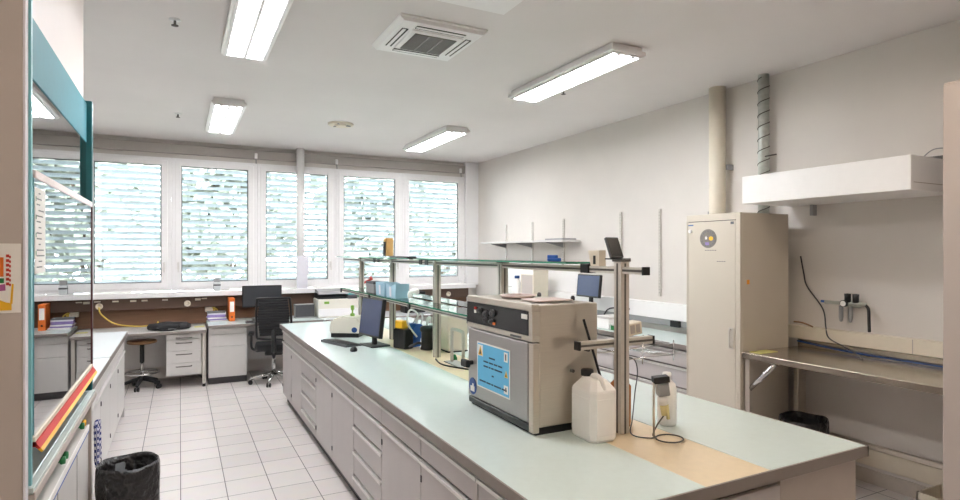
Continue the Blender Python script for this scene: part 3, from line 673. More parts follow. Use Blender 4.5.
# small instruments around the rack
pu = thing('vacuum_pump', 'black and blue vacuum pump under the rack beside the monitor', 'pump', (1.78, 4.82, 0.9), math.radians(20))
b = MB(); b.box(-0.12, -0.02, -0.10, 0.06, 0, 0.17, 0.012, 2); b.build('motor', M['black'], pu)
b = MB(); b.tube([(0.05, -0.09, 0.14), (0.05, 0.09, 0.14)], 0.065, 20); b.box(0.0, 0.10, -0.06, 0.06, 0, 0.09, 0.006); b.build('pump_body', M['blue'], pu)
b = MB(); b.box(-0.11, -0.03, -0.05, 0.05, 0.17, 0.24, 0.008); b.build('connector', M['yellow'], pu)
b = MB(); b.tube(spline([(0.05, -0.06, 0.2), (0.02, -0.10, 0.30), (-0.05, -0.08, 0.33), (-0.07, -0.08, 0.22), (0.0, -0.12, 0.10)], 6), 0.008, 8); b.tube(spline([(0.06, 0.0, 0.2), (0.09, -0.05, 0.28), (0.15, -0.02, 0.25), (0.13, 0.0, 0.1)], 6), 0.008, 8); b.build('hose', M['can'], pu)
b = MB(); b.tube(spline([(-0.08, -0.11, 0.02), (0.0, -0.14, 0.05), (0.07, -0.12, 0.02), (0.12, -0.10, 0.015)], 6), 0.012, 8); b.build('coil', M['greyd'], pu)
t = thing('filter_canister', 'black cylindrical canister with ribbed lid under the rack', 'canister', (1.885, 4.63, 0.9))
b = MB(); b.lathe([(0, 0), (0.058, 0), (0.06, 0.01), (0.052, 0.03), (0.052, 0.15), (0.06, 0.155), (0.062, 0.185), (0.05, 0.20), (0.02, 0.205), (0, 0.205)], n=24); b.build('body', M['black'], t)
b = MB(); b.tube(spline([(0, 0, 0.20), (0.0, 0.0, 0.25), (0.03, 0.02, 0.27), (0.04, 0.04, 0.22)], 6), 0.012, 8); b.build('hose', M['can'], t)
t = thing('white_bracket', 'white clamp head on the lower rack shelf beside the nearer pale blue carton', 'clamp', (1.69, 4.52, 1.358))
b = MB(); b.tube(spline([(0.0, 0.0, 0.0), (0.0, 0.0, 0.04), (0.04, -0.03, 0.06), (0.02, -0.10, 0.05)], 5), 0.02, 10); b.build('body', M['can'], t)
t = thing('cream_box', 'cream instrument box on the island behind the rack', 'instrument', (2.06, 4.50, 0.9))
b = MB(); b.box(-0.09, 0.09, -0.12, 0.12, 0.008, 0.30, 0.01, 2); b.build('case', M['pvc'], t)
b = MB(); b.box(-0.092, -0.088, 0.06, 0.075, 0.20, 0.26); b.box(-0.09, 0.09, -0.12, 0.12, 0, 0.01); b.build('base', M['black'], t)
t = thing('support_frame', 'small steel frame with two legs and rounded top bar by the oven handle', 'frame', (1.83, 3.93, 0.9))
b = MB(); b.tube(spline([(-0.0, 0.07, 0.0), (0.0, 0.07, 0.22), (0.0, 0.05, 0.25), (0.0, -0.10, 0.25), (0.0, -0.125, 0.22), (0.0, -0.125, 0.0)], 6), 0.012, 10); b.build('hoop', M['alup'], t)
b = MB(); b.box(-0.05, 0.05, -0.16, 0.11, 0, 0.006); b.build('foot', M['grey'], t)
cable('floor_cable', [(1.76, 4.15, 0.905), (1.72, 3.9, 0.905), (1.85, 3.6, 0.905), (1.95, 3.4, 0.905)], 0.006, M['black'], 'black cable lying on the cream strip behind the oven')
t = thing('green_clip', 'small green plug on the cream strip at the foot of a rack post', 'plug', (1.88, 4.06, 0.9))
b = MB(); b.lathe([(0, 0), (0.02, 0), (0.02, 0.02), (0.008, 0.045), (0, 0.045)], n=12); b.build('body', M['green'], t)
t = thing('red_tool', 'red pistol-shaped tool leaning on the window sill behind the rack', 'tool', (2.62, 8.93, 1.197))
b = MB(); st = b.mark(); b.box(-0.13, 0.10, -0.015, 0.015, 0, 0.03, 0.006); b.box(0.06, 0.10, -0.015, 0.015, 0, 0.06, 0.006); b.xf(st, T(0, 0, 0.065) @ Matrix.Rotation(-0.42, 4, 'Y')); b.build('body', M['sienna'], t)

# ------------------------------------------------------------------ window-side desks
def desk(name, label, x0, x1, y0, z, m, legs):
    t = thing(name, label, 'desk', ((x0+x1)/2, y0, 0))
    b = MB(); b.use(M[m]).box(x0, x1, y0, YB-0.04, z-0.035, z, 0.002); b.use(M['edge']).box(x0, x1, y0-0.003, y0, z-0.036, z-0.001); b.build('top', None, t, True)
    b = MB(); b.box(x0+0.02, x1-0.02, YB-0.16, YB-0.13, 0.20, z-0.05)
    b.use(M['groove'])
    for k in range(4): b.box(x0+0.02, x1-0.02, YB-0.162, YB-0.159, 0.25+k*0.11, 0.256+k*0.11)
    b.mats.insert(0, M['frontw']); 
    for f in b.bm.faces: f.material_index = 0 if f.material_index == 0 and False else f.material_index
    b.build('modesty_panel', None, t, True)
    for x in legs:
        b = MB(); b.use(M['alup']).box(x-0.02, x+0.02, y0+0.03, y0+0.08, 0.04, z-0.035, 0.003); b.box(x-0.02, x+0.02, YB-0.2, YB-0.16, 0.04, z-0.035, 0.003); b.box(x-0.015, x+0.015, y0+0.05, YB-0.18, 0.60, 0.65)
        b.use(M['black']).cyl((x, y0+0.055, 0), (x, y0+0.055, 0.045), 0.018, 10); b.cyl((x, YB-0.18, 0), (x, YB-0.18, 0.045), 0.018, 10)
        b.build('leg', None, t, True)
    return t
desk('desk', 'grey-topped left desk under the windows carrying the black bag', XL+0.02, 0.305, 8.25, 0.735, 'frontw', [-1.2, 0.275])
desk('desk', 'pale green desk with the office chair and the dark monitor', 0.325, 1.79, 8.27, 0.785, 'top', [1.70])
desk('desk', 'white desk in the window corner carrying the printer', 1.80, 4.56, 8.20, 0.785, 'topw', [1.9, 3.2, 4.4])
cabinet('drawer_pedestal', 'white drawer pedestal with three bow handles hung under the left desk', (0.245, 8.30, 0), PI/2, 0.40, 0.5, 0.69, 0.165, [('drawer', 0, 0.40, 0.165, 0.325), ('drawer', 0, 0.40, 0.325, 0.48), ('drawer', 0, 0.40, 0.48, 0.625), ('drawer', 0, 0.40, 0.625, 0.69)], None, 'frontw', 'frontw', z0=0.1, handle='bow')
cabinet('drawer_pedestal', 'plain white floor-standing pedestal with dark plinth left of the office chair', (0.80, 8.33, 0), PI/2, 0.47, 0.5, 0.745, 0.09, [('drawer', 0, 0.47, 0.09, 0.50), ('drawer', 0, 0.47, 0.50, 0.655), ('drawer', 0, 0.47, 0.655, 0.74)], None, 'frontw', 'frontw', handle='none')
# bag on the left desk
bg = thing('black_bag', 'flat black bag lying on the left desk', 'bag', (-0.12, 8.50, 0.742), 0.1)
b = MB(); b.lathe([(0, 0), (0.85, 0), (1.0, 0.12), (0.97, 0.5), (0.8, 0.85), (0.45, 1.0), (0, 1.02)], n=28)
for v in b.bm.verts:
    k = 1+0.08*math.sin(v.co.x*7+v.co.y*5); v.co = Vector((max(-0.235, min(0.235, v.co.x*0.27))*k, max(-0.13, min(0.13, v.co.y*0.17)), v.co.z*0.085*k))
b.build('body', M['rubber'], bg)
b = MB(); b.tube(spline([(-0.15, -0.13, 0.03), (-0.12, -0.19, 0.012), (0.0, -0.20, 0.008), (0.08, -0.16, 0.02), (0.10, -0.12, 0.04)], 5), 0.012, 8); b.build('strap', M['black'], bg)
b = MB(); b.box(-0.03, 0.06, -0.20, -0.15, 0.012, 0.02); b.build('tag', M['grey'], bg)
t = thing('sticky_note', 'yellow-green paper note at the right of the left desk', 'note', (0.24, 8.62, 0.736)); b = MB(); b.box(-0.07, 0.05, -0.06, 0.06, 0, 0.003); b.build('sheet', M['sticky'], t)
# papers and binder
ps = thing('paper_tray', 'stack of lilac and white papers beside the orange binder', 'papers', (0.455, 8.80, 0.785), 0.05)
for k in range(7):
    b = MB(); st = b.mark(); b.use((M['paper'], M['purple'], M['paper'], M['purple'], M['purple'], M['paperl'], M['ink'])[k]); b.box(-0.115, 0.115, -0.10, 0.10, k*0.019, k*0.019+0.018, 0.002); b.xf(st, T(random.uniform(-0.012, 0.012), 0, 0) @ Rz(random.uniform(-0.12, 0.12))); b.build('paper_bundle', None, ps)
bn = thing('ring_binder', 'upright orange ring binder with white spine label', 'binder', (0.635, 8.78, 0.785), 0.0)
b = MB(); b.box(-0.038, 0.038, -0.14, 0.14, 0, 0.315, 0.003); b.build('cover', M['orange'], bn)
b = MB(); b.box(-0.026, 0.026, -0.1415, -0.139, 0.13, 0.27); b.build('spine_label', M['paper'], bn)
b = MB(); b.lathe([(0, 0), (0.012, 0), (0.012, 0.003), (0, 0.003)], n=14); 
for v in b.bm.verts: v.co = Vector((v.co.x, -0.1415+(-v.co.z), v.co.y+0.06))
b.build('finger_hole', M['black'], bn)
monitor('computer_monitor', 'wide dark monitor on the desk behind the office chair', (1.02, 8.60, 0.785), 0.0, 0.52, 0.30, 0.185)
t = thing('keyboard', 'dark keyboard on the desk left of the office chair', 'keyboard', (0.98, 8.345, 0.785)); b = MB(); b.box(-0.20, 0.20, -0.06, 0.06, 0, 0.02, 0.004); b.build('base', M['greyd'], t)
b = MB()
for r in range(4):
    for c in range(13): b.box(-0.19+c*0.0295, -0.19+c*0.0295+0.025, -0.05+r*0.026, -0.05+r*0.026+0.021, 0.02, 0.026)
b.build('keys', M['black'], t)
t = thing('dark_panel_box', 'low dark grey-fronted box with pale rim right of the office chair', 'box', (1.60, 8.60, 0.785))
b = MB(); b.box(-0.137, 0.137, -0.02, 0.10, 0, 0.20, 0.004); b.build('case', M['grey'], t)
b = MB(); b.box(-0.132, 0.132, -0.0235, -0.019, 0.02, 0.19); b.build('front_panel', M['greyd'], t)
# printer
pr = thing('printer', 'white laser printer with black top on the window corner desk', 'printer', (2.06, 8.66, 0.785), -0.05)
b = MB(); b.box(-0.29, 0.29, -0.20, 0.22, 0.0, 0.27, 0.015, 2); b.build('body', M['dev'], pr)
b = MB(); b.box(-0.285, 0.285, -0.205, -0.195, 0.02, 0.13, 0.004); b.build('paper_drawer', M['white'], pr)
b = MB(); b.prism([(-0.19, 0.27), (0.2, 0.27), (0.2, 0.34), (-0.19, 0.30)], 'x', -0.28, 0.12); b.build('output_tray', M['black'], pr)
b = MB(); b.prism([(-0.15, 0.335), (0.2, 0.37), (0.2, 0.40), (-0.12, 0.38)], 'x', -0.27, 0.16); b.build('scanner_lid', M['grey'], pr)
b = MB(); b.box(0.13, 0.28, -0.205, -0.05, 0.268, 0.315, 0.006); b.build('control_panel', M['greyd'], pr)
b = MB(); b.box(-0.20, -0.13, -0.2025, -0.199, 0.20, 0.235); b.build('sticker', M['lime'], pr)
t = thing('teal_box', 'small turquoise box on the right of the printer top', 'box', (2.285, 8.68, 1.057)); b = MB(); b.box(-0.05, 0.05, -0.06, 0.08, 0, 0.10, 0.004); b.build('body', mat('turquoise_plastic', (80, 180, 180), 0.4, noise=0.03), t)
t = thing('green_carton', 'long white carton with green top right of the printer', 'carton', (2.46, 8.66, 0.785)); b = MB(); b.box(-0.08, 0.09, -0.10, 0.10, 0, 0.30, 0.004); b.build('body', M['paper'], t); b = MB(); b.box(-0.082, 0.092, -0.102, 0.102, 0.27, 0.305, 0.004); b.build('lid', M['green'], t)
t = thing('grey_box', 'small grey box on the lower rack shelf left of the pale blue cartons', 'box', (1.69, 5.47, 1.3375)); b = MB(); b.box(-0.06, 0.05, -0.12, 0.13, 0, 0.105, 0.006); b.build('case', M['grey'], t); b = MB(); b.box(-0.062, 0.052, -0.122, 0.132, 0.09, 0.112, 0.004); b.build('lid', M['greyd'], t)
for y, lab in ((5.13, 'farther pale blue open carton on the lower rack shelf, next to the grey box'), (4.83, 'nearer pale blue open carton on the lower rack shelf above the pump')):
    t = thing('blue_carton', lab, 'carton', (1.69, y, 1.3375), 0, 'pale blue cartons on the lower rack shelf')
    b = MB(); b.prism([(-0.12, 0), (0.12, 0), (0.135, 0.12), (0.0, 0.10), (-0.135, 0.125)], 'x', -0.065, 0.055); b.build('body', M['bluec'], t)
    b = MB(); b.prism([(-0.02, 0.01), (0.03, 0.01), (0.04, 0.095), (-0.01, 0.095)], 'x', -0.0665, -0.064); b.build('label', M['paperl'], t)
t = thing('dark_case', 'flat black case on the window corner desk right of the green-topped carton', 'case', (3.27, 8.66, 0.785)); b = MB(); b.box(-0.16, 0.18, -0.12, 0.12, 0, 0.33, 0.01); b.build('body', M['black'], t); b = MB(); b.tube(spline([(-0.06, -0.12, 0.22), (-0.05, -0.15, 0.23), (0.05, -0.15, 0.23), (0.06, -0.12, 0.22)], 4), 0.008, 6); b.build('handle', M['greyd'], t)
# ornament on the sill
t = thing('perfume_bottle', 'small clear bottle standing on the window sill near the orange binder', 'bottle', (0.46, 8.90, 1.1955)); b = MB(); b.box(-0.045, 0.045, -0.03, 0.03, 0, 0.12, 0.008, 2); b.build('body', mat('pale_glass', (214, 220, 222), 0.15, noise=0.02), t); b = MB(); b.box(-0.04, 0.04, -0.025, 0.025, 0.12, 0.185, 0.006); b.build('cap', M['grey'], t); b = MB(); b.box(-0.046, 0.046, -0.031, 0.031, 0.07, 0.09); b.build('band', M['greyd'], t)
# roller knobs on the lintel
for x, lab in ((0.98, 'left of the white column'), (2.15, 'right of the white column'), (4.27, 'at the right end of the windows')):
    t = thing('blind_crank', 'small white crank fitting on the window lintel %s' % lab, 'fitting', (x, YB-0.06, 3.12), 0, 'crank fittings above the windows')
    b = MB(); b.box(-0.02, 0.02, -0.03, 0, -0.03, 0.05, 0.006); b.build('bracket', M['white'], t); b = MB(); b.tube([(0, -0.02, -0.02), (0, -0.035, -0.10)], 0.007, 8); b.build('pin', M['grey'], t)

# office chair (back towards camera)
ch = thing('office_chair', 'black high-backed office chair with chrome star base', 'chair', (1.085, 7.95, 0), math.radians(-8))
b = MB()
N = 14
for k in range(N):
    z0 = 0.65+k*0.034; b.box(-0.20+0.004*abs(k-7), 0.20-0.004*abs(k-7), -0.045-0.012*math.sin(k*0.22), -0.005-0.012*math.sin(k*0.22), z0, z0+0.031, 0.006)
b.build('backrest', M['mesh'], ch)
b = MB(); b.tube(spline([(-0.205, -0.02, 0.62), (-0.215, -0.03, 0.9), (-0.20, -0.03, 1.11), (-0.17, -0.03, 1.135), (0.17, -0.03, 1.135), (0.20, -0.03, 1.11), (0.215, -0.03, 0.9), (0.205, -0.02, 0.62), (0, -0.02, 0.60), (-0.205, -0.02, 0.62)], 6), 0.014, 8); b.build('back_frame', M['black'], ch)
b = MB(); b.box(-0.235, 0.235, 0.0, 0.46, 0.44, 0.52, 0.03, 3); b.build('seat', M['mesh'], ch)
for sx in (-1, 1):
    b = MB(); b.tube(spline([(sx*0.20, 0.15, 0.44), (sx*0.27, 0.12, 0.48), (sx*0.275, 0.10, 0.62), (sx*0.275, 0.14, 0.66)], 5), 0.016, 8); b.box(sx*0.275-0.035, sx*0.275+0.035, 0.02, 0.26, 0.655, 0.685, 0.01, 2); b.build('armrest', M['black'], ch)
b = MB(); b.tube(spline([(0, -0.03, 0.72), (0, -0.075, 0.60), (0, -0.03, 0.46), (0, 0.12, 0.42)], 6), 0.03, 10); b.box(-0.11, 0.11, 0.0, 0.28, 0.39, 0.445, 0.012); b.build('mechanism', M['black'], ch)
b = MB(); b.cyl((0, 0.17, 0.12), (0, 0.17, 0.40), 0.025, 14); b.build('gas_lift', M['chrome'], ch)
def starbase(par, cx, cy, R, m, fm='black', h=0.07):
    for k in range(5):
        a = math.radians(-102+72*k); dx, dy = math.cos(a), math.sin(a)
        b = MB(); b.tube([(cx, cy, h+0.06), (cx+dx*R*0.5, cy+dy*R*0.5, h+0.035), (cx+dx*R, cy+dy*R, h)], [0.03, 0.024, 0.017], 8); lg = b.build('leg', M[m], par)
        b = MB()
        for s in (-1, 1):
            ox, oy = -dy*0.018*s, dx*0.018*s
            b.tube([(cx+dx*R+ox*0.4, cy+dy*R+oy*0.4, 0.028), (cx+dx*R+ox*1.4, cy+dy*R+oy*1.4, 0.028)], 0.028, 14)
        b.build('castor', M[fm], lg)
starbase(ch, 0, 0.17, 0.29, 'chrome')
# laboratory stool
so = thing('lab_stool', 'round-seated lab stool with foot ring under the left desk', 'stool', (-0.43, 8.55, 0))
b = MB(); b.lathe([(0, 0.575), (0.16, 0.575), (0.17, 0.585), (0.17, 0.60), (0.16, 0.61), (0, 0.61)], n=28); b.build('seat', M['wood'], so)
b = MB(); b.cyl((0, 0, 0.33), (0, 0, 0.575), 0.026, 14); b.build('column', M['black'], so)
b = MB(); b.cyl((0, 0, 0.11), (0, 0, 0.34), 0.018, 12); b.build('gas_lift', M['chrome'], so)
b = MB(); b.tube([(0.19*math.cos(k*PI/16), 0.19*math.sin(k*PI/16), 0.20) for k in range(32)], 0.012, 8, closed=True)
for k in range(3): b.tube([(0, 0, 0.20), (0.19*math.cos(k*2*PI/3+0.4), 0.19*math.sin(k*2*PI/3+0.4), 0.20)], 0.009, 6)
b.build('foot_ring', M['chrome'], so)
starbase(so, 0, 0, 0.22, 'rubber')

# ------------------------------------------------------------------ left bench
LB = [3.87, 4.45, 5.08, 5.72, 6.40, 7.13]
ll = ['white bench cabinet with checked towel next to the fume hood', 'white left bench cabinet, second from the fume hood', 'white left bench cabinet, third from the fume hood', 'white left bench cabinet, second from the far end', 'white left bench cabinet at the far end by the stool']
for i in range(5):
    w = LB[i+1]-LB[i]-0.002
    cabinet('bench_cabinet', ll[i], (-0.52, LB[i+1]-0.001, 0), PI, w, 0.8, 0.853, 0.10, door_unit(w), 'left bench cabinets', 'frontw')
b = MB(); b.use(M['topw']).box(XL+0.01, -0.495, 3.86, 5.445, 0.856, 0.895, 0.002); b.use(M['edge']).box(-0.495, -0.490, 3.86, 5.445, 0.854, 0.894); tag(b.build('bench_worktop'), 'nearer white slab of the left bench worktop, next to the fume hood', 'worktop')
b = MB(); b.use(M['topw']).box(XL+0.01, -0.495, 5.455, 7.15, 0.856, 0.900, 0.002); b.use(M['edge']).box(-0.495, -0.490, 5.455, 7.15, 0.854, 0.899); tag(b.build('bench_worktop'), 'farther white slab of the left bench worktop, ending by the stool', 'worktop')
b = MB(); b.box(XL+0.01, -0.52, 7.132, 7.148, 0.0, 0.853); tag(b.build('bench_end_panel', M['frontw']), 'white end panel closing the far end of the left bench', 'panel')
# towel
tw = MB()
nx, nz = 9, 12; g = [[tw.bm.verts.new((-0.492+0.014*math.sin(j*1.1)+0.01*(1-i/nz)*0, 4.09+0.17*j/(nx-1)*(0.75+0.25*i/nz), 0.70-0.24*i/(nz-1)-0.02*math.sin(j*0.8))) for j in range(nx)] for i in range(nz)]
for i in range(nz-1):
    for j in range(nx-1): f = tw.bm.faces.new((g[i][j], g[i][j+1], g[i+1][j+1], g[i+1][j])); f.smooth = True
o = tw.build('checked_towel', M['clothblue']); sm = o.modifiers.new('s', 'SOLIDIFY'); sm.thickness = 0.006; sm.offset = 1.0
tag(o, 'blue and white checked towel hanging from a left bench cabinet', 'towel')
for v in o.data.vertices: v.co.x += 0.045

# ------------------------------------------------------------------ fume hood
fh = thing('fume_hood', 'teal-framed fume hood with reflecting glass sash at the left edge', 'fume hood', (-0.9, 3.05, 0))
HX = -0.425
b = MB(); b.box(XL+0.02, -0.438, 2.28, 2.315, 0.0, ZC-0.01, 0.003); b.build('side_panel', M['beige'], fh, True)
b = MB(); b.box(-0.4385, -0.432, 2.279, 2.317, 0.0, ZC-0.01); b.build('panel_trim', M['paperl'], fh, True)
b = MB(); b.box(-0.455, -0.4245, 2.318, 2.336, 0.98, 2.9); b.build('post', M['teall'], fh, True)
b = MB(); b.box(XL+0.02, -0.475, 2.32, 3.86, 2.30, ZC-0.01); b.build('upper_casing', M['beige'], fh, True)
b = MB(); b.box(-0.480, -0.452, 2.32, 3.80, 2.33, 2.545, 0.003); b.build('header', M['teal'], fh, True)
b = MB(); b.box(-0.482, -0.428, 3.80, 3.842, 0.975, 2.56, 0.003); b.build('post', M['teald'], fh, True)
b = MB(); b.box(XL+0.02, -0.49, 3.80, 3.84, 0.975, 2.30); b.build('inner_side', M['teald'], fh, True)
b = MB(); b.box(XL+0.02, XL+0.06, 2.32, 3.80, 0.975, 2.30); b.build('back_baffle', M['frontw'], fh, True)
b = MB(); b.box(XL+0.02, -0.44, 2.32, 3.80, 0.935, 0.975, 0.003); b.use(M['top']); b.box(-0.445, -0.418, 2.318, 3.84, 0.950, 0.972, 0.001); b.mats.insert(0, M['top']); b.build('hood_worktop', None, fh, True)
b = MB(); b.box(-0.45, -0.414, 2.318, 3.85, 0.925, 0.958, 0.002); b.build('lip', M['endp'], fh, True)
b = MB(); b.box(-0.462, -0.456, 2.352, 3.80, 1.60, 2.33); b.build('upper_glass', G_sash, fh, True)
b = MB(); b.box(HX-0.004, HX+0.002, 2.352, 3.735, 1.12, 1.985); sash = b.build('sash', G_sash, fh, True)
b = MB(); b.box(HX-0.008, HX+0.006, 2.352, 3.74, 1.975, 2.0); o = b.build('top_bar', M['pink'], fh, True); o.parent = sash
b = MB(); b.box(HX-0.008, HX+0.006, 3.735, 3.748, 1.10, 2.0); o = b.build('side_bar', mat('maroon_edge', (84, 38, 44), 0.5), fh, True); o.parent = sash
b = MB()
b.use(M['pvc']).box(HX-0.010, HX+0.008, 2.337, 3.745, 1.114, 1.130)
b.use(M['red']).prism([(HX+0.006, 1.116), (HX+0.022, 1.092), (HX+0.016, 1.089), (HX-0.006, 1.110)], 'y', 2.337, 3.745); b.box(HX-0.006, HX+0.010, 2.337, 3.745, 1.098, 1.115)
b.use(M['yellow']).prism([(HX+0.022, 1.093), (HX+0.029, 1.082), (HX+0.024, 1.079), (HX+0.014, 1.089)], 'y', 2.337, 3.745)
o = b.build('sash_handle', None, fh, True); o.parent = sash
sh = MB()
sh.use(M['paper']).box(HX+0.002, HX+0.0035, 2.362, 2.52, 1.66, 1.945)
sh.use(M['ink'])
for k in range(14):
    z = 1.93-k*0.019; sh.box(HX+0.003, HX+0.0042, 2.38+0.03*(k % 3 == 0), 2.46+random.uniform(-0.03, 0.04), z-0.004, z)
sh.use(M['green'])
for k in range(4): sh.box(HX+0.003, HX+0.0042, 2.367, 2.376, 1.90-k*0.06, 1.915-k*0.06)
o = sh.build('notice', None, fh, True); o.parent = sash
# base of the hood
b = MB(); b.box(XL+0.02, -0.50, 2.318, 3.80, 0.10, 0.934); b.build('base', M['frontw'], fh, True)
b = MB(); b.box(-0.50, -0.445, 2.318, 3.80, 0.10, 0.79, 0.002); bf = b.build('front', M['frontw'], fh, True)
b = MB(); b.box(-0.4452, -0.441, 2.318, 3.80, 0.752, 0.762); b.build('blue_strip', M['blue'], fh, True)
b = MB(); b.box(-0.446, -0.440, 2.318, 3.80, 0.764, 0.79); b.build('cover_strip', M['white'], fh, True)
b = MB()
for y in (2.9, 3.4): b.box(-0.4455, -0.4435, y, y+0.006, 0.10, 0.75)
b.build('door_seam', M['carc'], fh, True)
b = MB(); b.box(-0.52, -0.432, 3.80, 3.85, 0.0, 0.905, 0.002); b.build('end_post', M['endp'], fh, True)
for (y, m) in ((3.62, 'yellow'), (3.56, 'green'), (3.08, 'green'), (3.01, 'green')):
    b = MB(); b.tube([(-0.50, y, 0.845), (-0.445, y, 0.845)], 0.009, 8); st = b.mark(); b.lathe([(0, 0), (0.015, 0), (0.018, 0.006), (0.016, 0.018), (0, 0.02)], n=10); b.xf(st, T(-0.452, y, 0.845) @ Matrix.Rotation(PI/2, 4, 'Y')); b.build('valve', M[m], fh, True)
# poster on the side panel
po = thing('poster', 'white poster with red, green and orange shapes on the beige panel at the left edge', 'poster', (-0.60, 2.278, 1.65))
b = MB(); b.box(-0.742, -0.443, 2.2765, 2.2785, 1.542, 1.758); b.build('sheet', M['paper'], po, True)
b = MB(); b.use(M['sienna'])
for k in range(7): b.box(-0.480, -0.472, 2.2755, 2.277, 1.715-k*0.0145, 1.724-k*0.0145); b.box(-0.472, -0.468, 2.2755, 2.277, 1.712-k*0.0145, 1.720-k*0.0145)
b.use(M['orange'])
for k in range(3): b.box(-0.500-0.02*k, -0.486-0.02*k, 2.2755, 2.277, 1.655, 1.715)
b.use(M['green']); b.box(-0.52, -0.485, 2.2755, 2.277, 1.635, 1.650)
b.use(M['lilac']); b.prism([(-0.50, 1.61), (-0.481, 1.612), (-0.482, 1.632), (-0.50, 1.63)], 'y', 2.2755, 2.277)
b.use(M['yellow']).prism([(-0.54, 1.55), (-0.466, 1.55), (-0.466, 1.572), (-0.48, 1.575), (-0.51, 1.59), (-0.54, 1.575)], 'y', 2.2755, 2.277); b.prism([(-0.47, 1.57), (-0.464, 1.57), (-0.461, 1.632), (-0.466, 1.632)], 'y', 2.2755, 2.277)
b.build('print', None, po, True)

# ------------------------------------------------------------------ waste bins
def bin_(label, loc, r, h):
    t = thing('waste_bin', label, 'bin', loc)
    b = MB(); b.lathe([(0, 0.0), (r*0.80, 0.0), (r*0.96, h-0.03), (r*0.93, h-0.03), (r*0.78, 0.012), (0, 0.012)], n=32); b.build('bucket', M['black'], t)
    n = 48; prof = [(0.70, 0.05, 0), (0.88, h*0.6, 0.02), (0.93, h-0.01, 0.015), (0.985, h+0.012, 0.02), (1.02, h-0.01, 0.025), (1.03, h-0.08, 0.05), (1.0, h*0.70, 0.06), (0.97, h*0.52, 0.07)]
    b = MB(); rings = []
    rd = random.Random(3); ph = [rd.uniform(0, 6.28) for _ in range(4)]
    for (rr, z, am) in prof:
        rings.append([b.bm.verts.new((r*(rr+am*(0.45*math.sin(5*a+ph[0]+z*6)+0.35*math.sin(11*a+ph[1]-z*9)+0.25*math.sin(17*a+ph[2])))*math.cos(a), r*(rr+am*(0.45*math.sin(5*a+ph[0]+z*6)+0.35*math.sin(11*a+ph[1]-z*9)+0.25*math.sin(17*a+ph[2])))*math.sin(a), z+am*0.25*math.sin(4*a+ph[3]))) for a in [2*PI*k/n for k in range(n)]])
    for A, B in zip(rings[:-1], rings[1:]):
        for k in range(n): f = b.bm.faces.new((A[k], A[(k+1) % n], B[(k+1) % n], B[k])); f.smooth = True
    b.build('bin_liner', M['bag'], t)
    return t
bin_('black waste bin with black liner on the tiles beside the fume hood', (-0.255, 3.80, 0), 0.153, 0.545)
bin_('dark waste bin under the steel bench on the right', (4.20, 2.78, 0), 0.165, 0.47)

# ------------------------------------------------------------------ right side
# pipes
pp = thing('downpipe', 'thick cream vertical pipe on the right wall behind the tall cabinet', 'pipe', (4.50, 3.83, 1.202))
b = MB(); b.cyl((4.50, 3.83, 1.202), (4.50, 3.83, ZC), 0.075, 24); b.build('pipe', M['pvc'], pp, True)
b = MB(); b.box(4.52, 4.60, 3.73, 3.75, 2.50, 2.55); b.build('clip', M['grey'], pp, True)
sd = thing('spiral_duct', 'galvanised spiral duct dropping from the ceiling to the white wall box', 'duct', (4.525, 3.36, 2.03))
b = MB(); b.cyl((4.525, 3.36, 2.03), (4.525, 3.36, ZC), 0.045, 24); b.build('pipe', M['zinc'], sd, True)
b = MB(); b.tube([(4.525+0.046*math.cos(a), 3.36+0.046*math.sin(a), 2.04+a*0.105/(2*PI)) for a in [k*PI/10 for k in range(int(1.22/0.105*20))]], 0.0045, 5); b.build('seam', M['groove'], sd, True)
b = MB(); b.box(4.46, 4.598, 3.27, 3.45, 2.345, 2.365, 0.003); b.build('collar', M['groove'], sd, True)
b = MB(); b.tube([(4.49, 3.32, 2.56), (4.50, 3.22, 2.565)], 0.006, 6); b.build('screw', M['groove'], sd, True)
# extraction box shelf
xb = thing('wall_box_shelf', 'long white boxed shelf mounted high on the right wall', 'shelf', (4.25, 2.56, 2.12))
b = MB(); b.use(M['white']).box(4.0, 4.44, 1.954, 3.164, 2.118, 2.335, 0.003); b.build('box', None, xb, True)
b = MB(); b.box(4.44, 4.598, 1.96, 3.16, 2.118, 2.14); b.build('back_strip', M['white'], xb, True)
b = MB(); b.box(4.03, 4.44, 1.9525, 1.9545, 2.165, 2.169); b.build('seam', M['endp'], xb, True)
for y in (2.93, 1.99):
    b = MB(); b.box(4.55, 4.60, y, y+0.03, 2.03, 2.118, 0.002); b.build('bracket', M['grey'], xb, True)
b = MB(); b.box(4.40, 4.43, 1.80, 2.06, 2.336, 2.362); tag(b.build('metal_strip', M['groove']), 'flat grey metal strip lying on top of the white wall box', 'strip')
cable('thin_wire', [(4.30, 2.04, 2.34), (4.28, 1.96, 2.39), (4.30, 1.86, 2.38), (4.33, 1.80, 2.345)], 0.004, M['grey'], 'thin grey wires looping on the white wall box near the cupboard')
